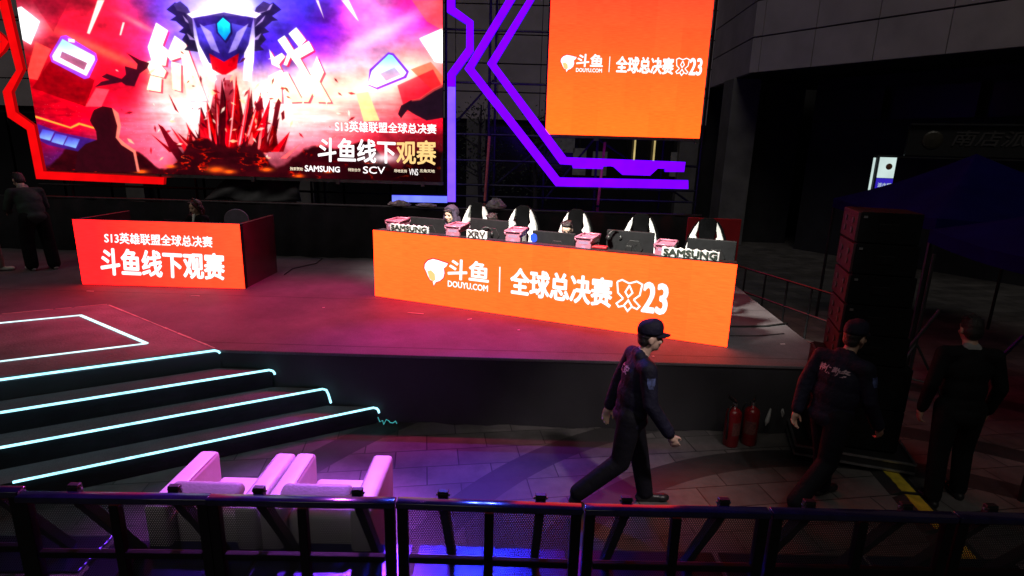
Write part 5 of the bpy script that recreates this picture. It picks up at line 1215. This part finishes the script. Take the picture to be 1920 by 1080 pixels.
# suited man walking away at the far right
t = thing('person', 'man in black suit with white collar seen from behind at right', 'person', (3.98, 4.60, 0), R(-6)); b = Body()
torso(b, (0, 0, .95), (0, .03, 1.25), (0, .045, 1.45), (.20, .03, 1.40), (-.20, .04, 1.40), 'suit', 1.08, .07, None, 1.10)
b.ell('suit', (0, -.01, .86), (.185, .14, .12)); b.cap('skin', (0, .05, 1.46), (0, .085, 1.54), .056, .055); b.head((0, .095, 1.605), (.1, 1, -.18), (0, .16, 1))
b.cap('shirt', (-.03, .035, 1.468), (.03, .035, 1.468), .042, .042)
arm(b, (.20, .03, 1.40), (.285, .0, 1.12), (.30, .10, .87), 'suit', (.07, .058, .048)); b.hand((.305, .12, .84), (0, .3, -.9), (-1, 0, .1), -1)
arm(b, (-.20, .04, 1.40), (-.275, -.0, 1.12), (-.26, .08, .87), 'suit', (.07, .058, .048)); b.hand((-.26, .09, .84), (0, .15, -.95), (1, 0, .1), 1)
leg(b, (-.10, 0, .92), (-.12, -.04, .50), (-.13, -.10, .10), 'trousers', (.108, .08, .07)); shoe(b, (-.13, -.10, .09), (-.13, .07, .036))
leg(b, (.10, 0, .92), (.15, .07, .50), (.19, .07, .10), 'trousers', (.108, .08, .07)); shoe(b, (.19, .07, .09), (.20, .24, .036))
b.mesh('body', {'suit': 'suit', 'trousers': 'suit', 'skin': 'skin', 'shirt': 'collar', 'shoe': 'shoe_black'}, .008, 5, t); short_hair(t, b); face_bits(t, b)

# man bending on the left of the stage
t = thing('person', 'man in dark green jacket and white shoes bending at the left of the stage', 'person', (-7.98, 9.32, SH), R(62)); b = Body()
torso(b, (0, -.03, .90), (0, .06, 1.16), (0, .17, 1.33), (.19, .12, 1.29), (-.19, .13, 1.29), 'jacket', 1.12, .03, None, 1.12)
b.cap('shirt', (-.03, .19, 1.365), (.03, .19, 1.365), .05, .05); b.cap('skin', (0, .19, 1.36), (0, .25, 1.42), .055, .052); b.head((0, .285, 1.47), (0, 1, -.62), (0, .62, 1))
arm(b, (.19, .12, 1.29), (.26, .16, 1.03), (.17, .36, .96), 'jacket', (.075, .062, .05)); b.hand((.165, .385, .955), (-.3, .9, 0), (-.5, 0, -.5), 1)
arm(b, (-.19, .13, 1.29), (-.26, .17, 1.03), (-.17, .37, .96), 'jacket', (.075, .062, .05)); b.hand((-.165, .395, .955), (.3, .9, 0), (.5, 0, -.5), -1)
leg(b, (-.10, -.03, .88), (-.13, .02, .48), (-.13, .0, .10), 'trousers', (.115, .098, .095)); shoe(b, (-.13, .0, .085), (-.13, .18, .038))
leg(b, (.10, -.03, .88), (.13, -.05, .48), (.13, -.13, .10), 'trousers', (.115, .098, .095)); shoe(b, (.13, -.13, .085), (.14, .05, .038))
b.mesh('body', {'jacket': 'green_jacket', 'trousers': 'suit', 'skin': 'pale_skin', 'shirt': 'beige', 'shoe': 'shoe_white'}, .009, 5, t); short_hair(t, b); face_bits(t, b)
# person half outside at the left edge
t = thing('person', 'person in dark top and beige trousers at the very left edge', 'person', (-8.62, 9.0, SH), R(-75)); b = Body()
torso(b, (0, 0, .92), (0, .03, 1.20), (0, .05, 1.40), (.18, .03, 1.35), (-.18, .04, 1.35), 'jacket', 1.05, .06, None, 1.03)
b.cap('skin', (0, .05, 1.41), (0, .08, 1.48), .052, .05); b.head((0, .10, 1.55), (0, 1, -.2), (0, .2, 1))
arm(b, (.18, .03, 1.35), (.24, -.02, 1.09), (.24, .08, .86), 'jacket'); b.hand((.24, .09, .83), (0, .2, -.9), (-1, 0, 0), -1)
arm(b, (-.18, .04, 1.35), (-.24, .0, 1.09), (-.22, .10, .86), 'jacket'); b.hand((-.22, .11, .83), (0, .2, -.9), (1, 0, 0), 1)
leg(b, (-.09, 0, .9), (-.10, .10, .49), (-.10, .14, .10), 'trousers', (.10, .08, .065)); shoe(b, (-.10, .14, .085), (-.10, .31, .036))
leg(b, (.09, 0, .9), (.10, .0, .49), (.11, -.12, .10), 'trousers', (.10, .08, .065)); shoe(b, (.11, -.12, .085), (.11, .05, .036))
b.mesh('body', {'jacket': 'suit', 'trousers': 'beige', 'skin': 'pale_skin', 'shoe': 'shoe_white'}, .009, 5, t); short_hair(t, b); face_bits(t, b)

def seated(label, loc, rz, top, H, f, mats, drop=0., hands=True, up=(0, .05, 1)):
    t = thing('person', label, 'person', loc, rz); b = Body(); z = -drop
    torso(b, (0, -.02, .60), (0, .01, .86 + z), (0, .06, 1.04 + z), (.18, .07, .99 + z), (-.18, .07, .99 + z), 'top', 1.04, None, None, 1.05)
    Hn = V3(H); b.cap('skin', (0, .06, 1.04 + z), Hn + V3((0, -.02, -.07)), .052, .05); b.head(H, f, up)
    arm(b, (.18, .07, .99 + z), (.25, .16, .80), (.15, .40, .825), 'top', (.062, .052, .042)); b.hand((.145, .425, .825), (-.15, 1, -.1), (0, .1, -1), -1, curl=.3)
    arm(b, (-.18, .07, .99 + z), (-.25, .16, .80), (-.15, .40, .825), 'top', (.062, .052, .042)); b.hand((-.145, .425, .825), (.15, 1, -.1), (0, .1, -1), 1, curl=.3)
    for s in (-1, 1):
        leg(b, (s * .09, .0, .58), (s * .12, .42, .56), (s * .12, .44, .10), 'trousers', (.09, .07, .058)); shoe(b, (s * .12, .44, .085), (s * .12, .60, .036))
    b.mesh('body', {'top': mats[0], 'trousers': mats[1], 'skin': 'pale_skin', 'shoe': 'shoe_black'}, .0075, 4, t); face_bits(t, b)
    return t, b
FR = D2R + R(180)
t, b = seated('smiling person in a raised purple grey hood at the orange desk', d2(.77, 1.06), FR - R(6), 0, (0, .09, 1.175), (.05, 1, -.12), ('hoodie', 'suit'))
H, f, up, rt, k = b.hd; M_ = Matrix((rt, f, up)).transposed(); Pq = lambda r_, ff, u: H + rt * r_ + f * ff + up * u
fused('hood', [('e', 'h', Pq(0, -.045, .035), V3((.112, .112, .128)), M_), ('e', 'h', Pq(0, -.055, -.09), V3((.135, .105, .11)), M_)] + [('c', 'h', Pq(s_ * .085, -.0, .06), Pq(s_ * .105, .01, -.10), .026, .04) for s_ in (-1, 1)] + [('c', 'h', Pq(-.07, .015, .10), Pq(0, .03, .135), .026, .026), ('c', 'h', Pq(.07, .015, .10), Pq(0, .03, .135), .026, .026)], 'hoodie', t, .008, 4)
fused('fringe', [('c', 'h', Pq(-.055, .065, .075), Pq(.055, .065, .075), .022, .022), ('c', 'h', Pq(-.06, .06, .07), Pq(-.068, .05, .02), .016, .01), ('c', 'h', Pq(.06, .06, .07), Pq(.068, .05, .02), .016, .01)], 'hair', t)
t, b = seated('person with short dark hair and glasses in a black and white chair', d2(2.66, 1.06), FR + R(4), 0, (0, .12, 1.10), (-.1, 1, -.35), ('black_cloth', 'suit'), .06)
short_hair(t, b, full=1.5)
H, f, up, rt, k = b.hd; M_ = Matrix((rt, f, up)).transposed(); Pq = lambda r_, ff, u: H + rt * r_ + f * ff + up * u
gm = MB()
for s_ in (-1, 1):
    gm.tube([Pq(s_ * .033 + .024 * math.cos(a), .096, .004 + .018 * math.sin(a)) for a in np.linspace(0, 2 * math.pi, 15)], .0026, 6)
    gm.tube([Pq(s_ * .057, .094, .006), Pq(s_ * .076, .02, .008)], .002, 6)
gm.tube([Pq(-.009, .098, .006), Pq(.009, .098, .006)], .002, 6); gm.build('glasses', 'black_plastic', t)
t, b = seated('person with dark hair almost hidden behind the second monitor', d2(1.46, 1.10), FR, 0, (0, .10, 1.115), (0, 1, -.3), ('black_cloth', 'suit'), .05); short_hair(t, b, full=1.4)
t, b = seated('caster in black suit with long brown hair and headset at the red desk', (-5.20, 9.38, SH), R(152), 0, (0, .09, 1.125), (.05, 1, -.28), ('suit', 'suit'), .05)
H, f, up, rt, k = b.hd; M_ = Matrix((rt, f, up)).transposed(); Pq = lambda r_, ff, u: H + rt * r_ + f * ff + up * u
fused('hair', [('e', 'h', Pq(0, -.022, .045), V3((.086, .090, .088)), M_), ('e', 'h', Pq(0, -.055, -.05), V3((.085, .06, .12)), M_)] + [('c', 'h', Pq(s_ * .055, .055, .085), Pq(s_ * .086, .012, -.02), .024, .024) for s_ in (-1, 1)] + [('c', 'h', Pq(s_ * .086, .0, -.02), Pq(s_ * .085, -.01, -.17), .026, .02) for s_ in (-1, 1)], 'brown_hair', t)
MB().tube([Pq(.094 * math.cos(a), -.01, .03 + .115 * math.sin(a)) for a in np.linspace(0, math.pi, 15)], .009, 8).build('headset_band', 'black_plastic', t, smooth=True)
for s_ in (-1, 1): MB().ell(Pq(s_ * .098, -.01, .0), (.018, .036, .042), M_).build('ear_cup', 'black_plastic', t, smooth=True)
MB().tube([Pq(.095, .01, -.02), Pq(.075, .09, -.06), Pq(.03, .115, -.065)], .004, 6).build('microphone', 'black_plastic', t, smooth=True)
fused('shirt_front', [('c', 'h', V3((0, .13, 1.0)), V3((0, .155, .90)), .03, .02)], 'white_paint', t)
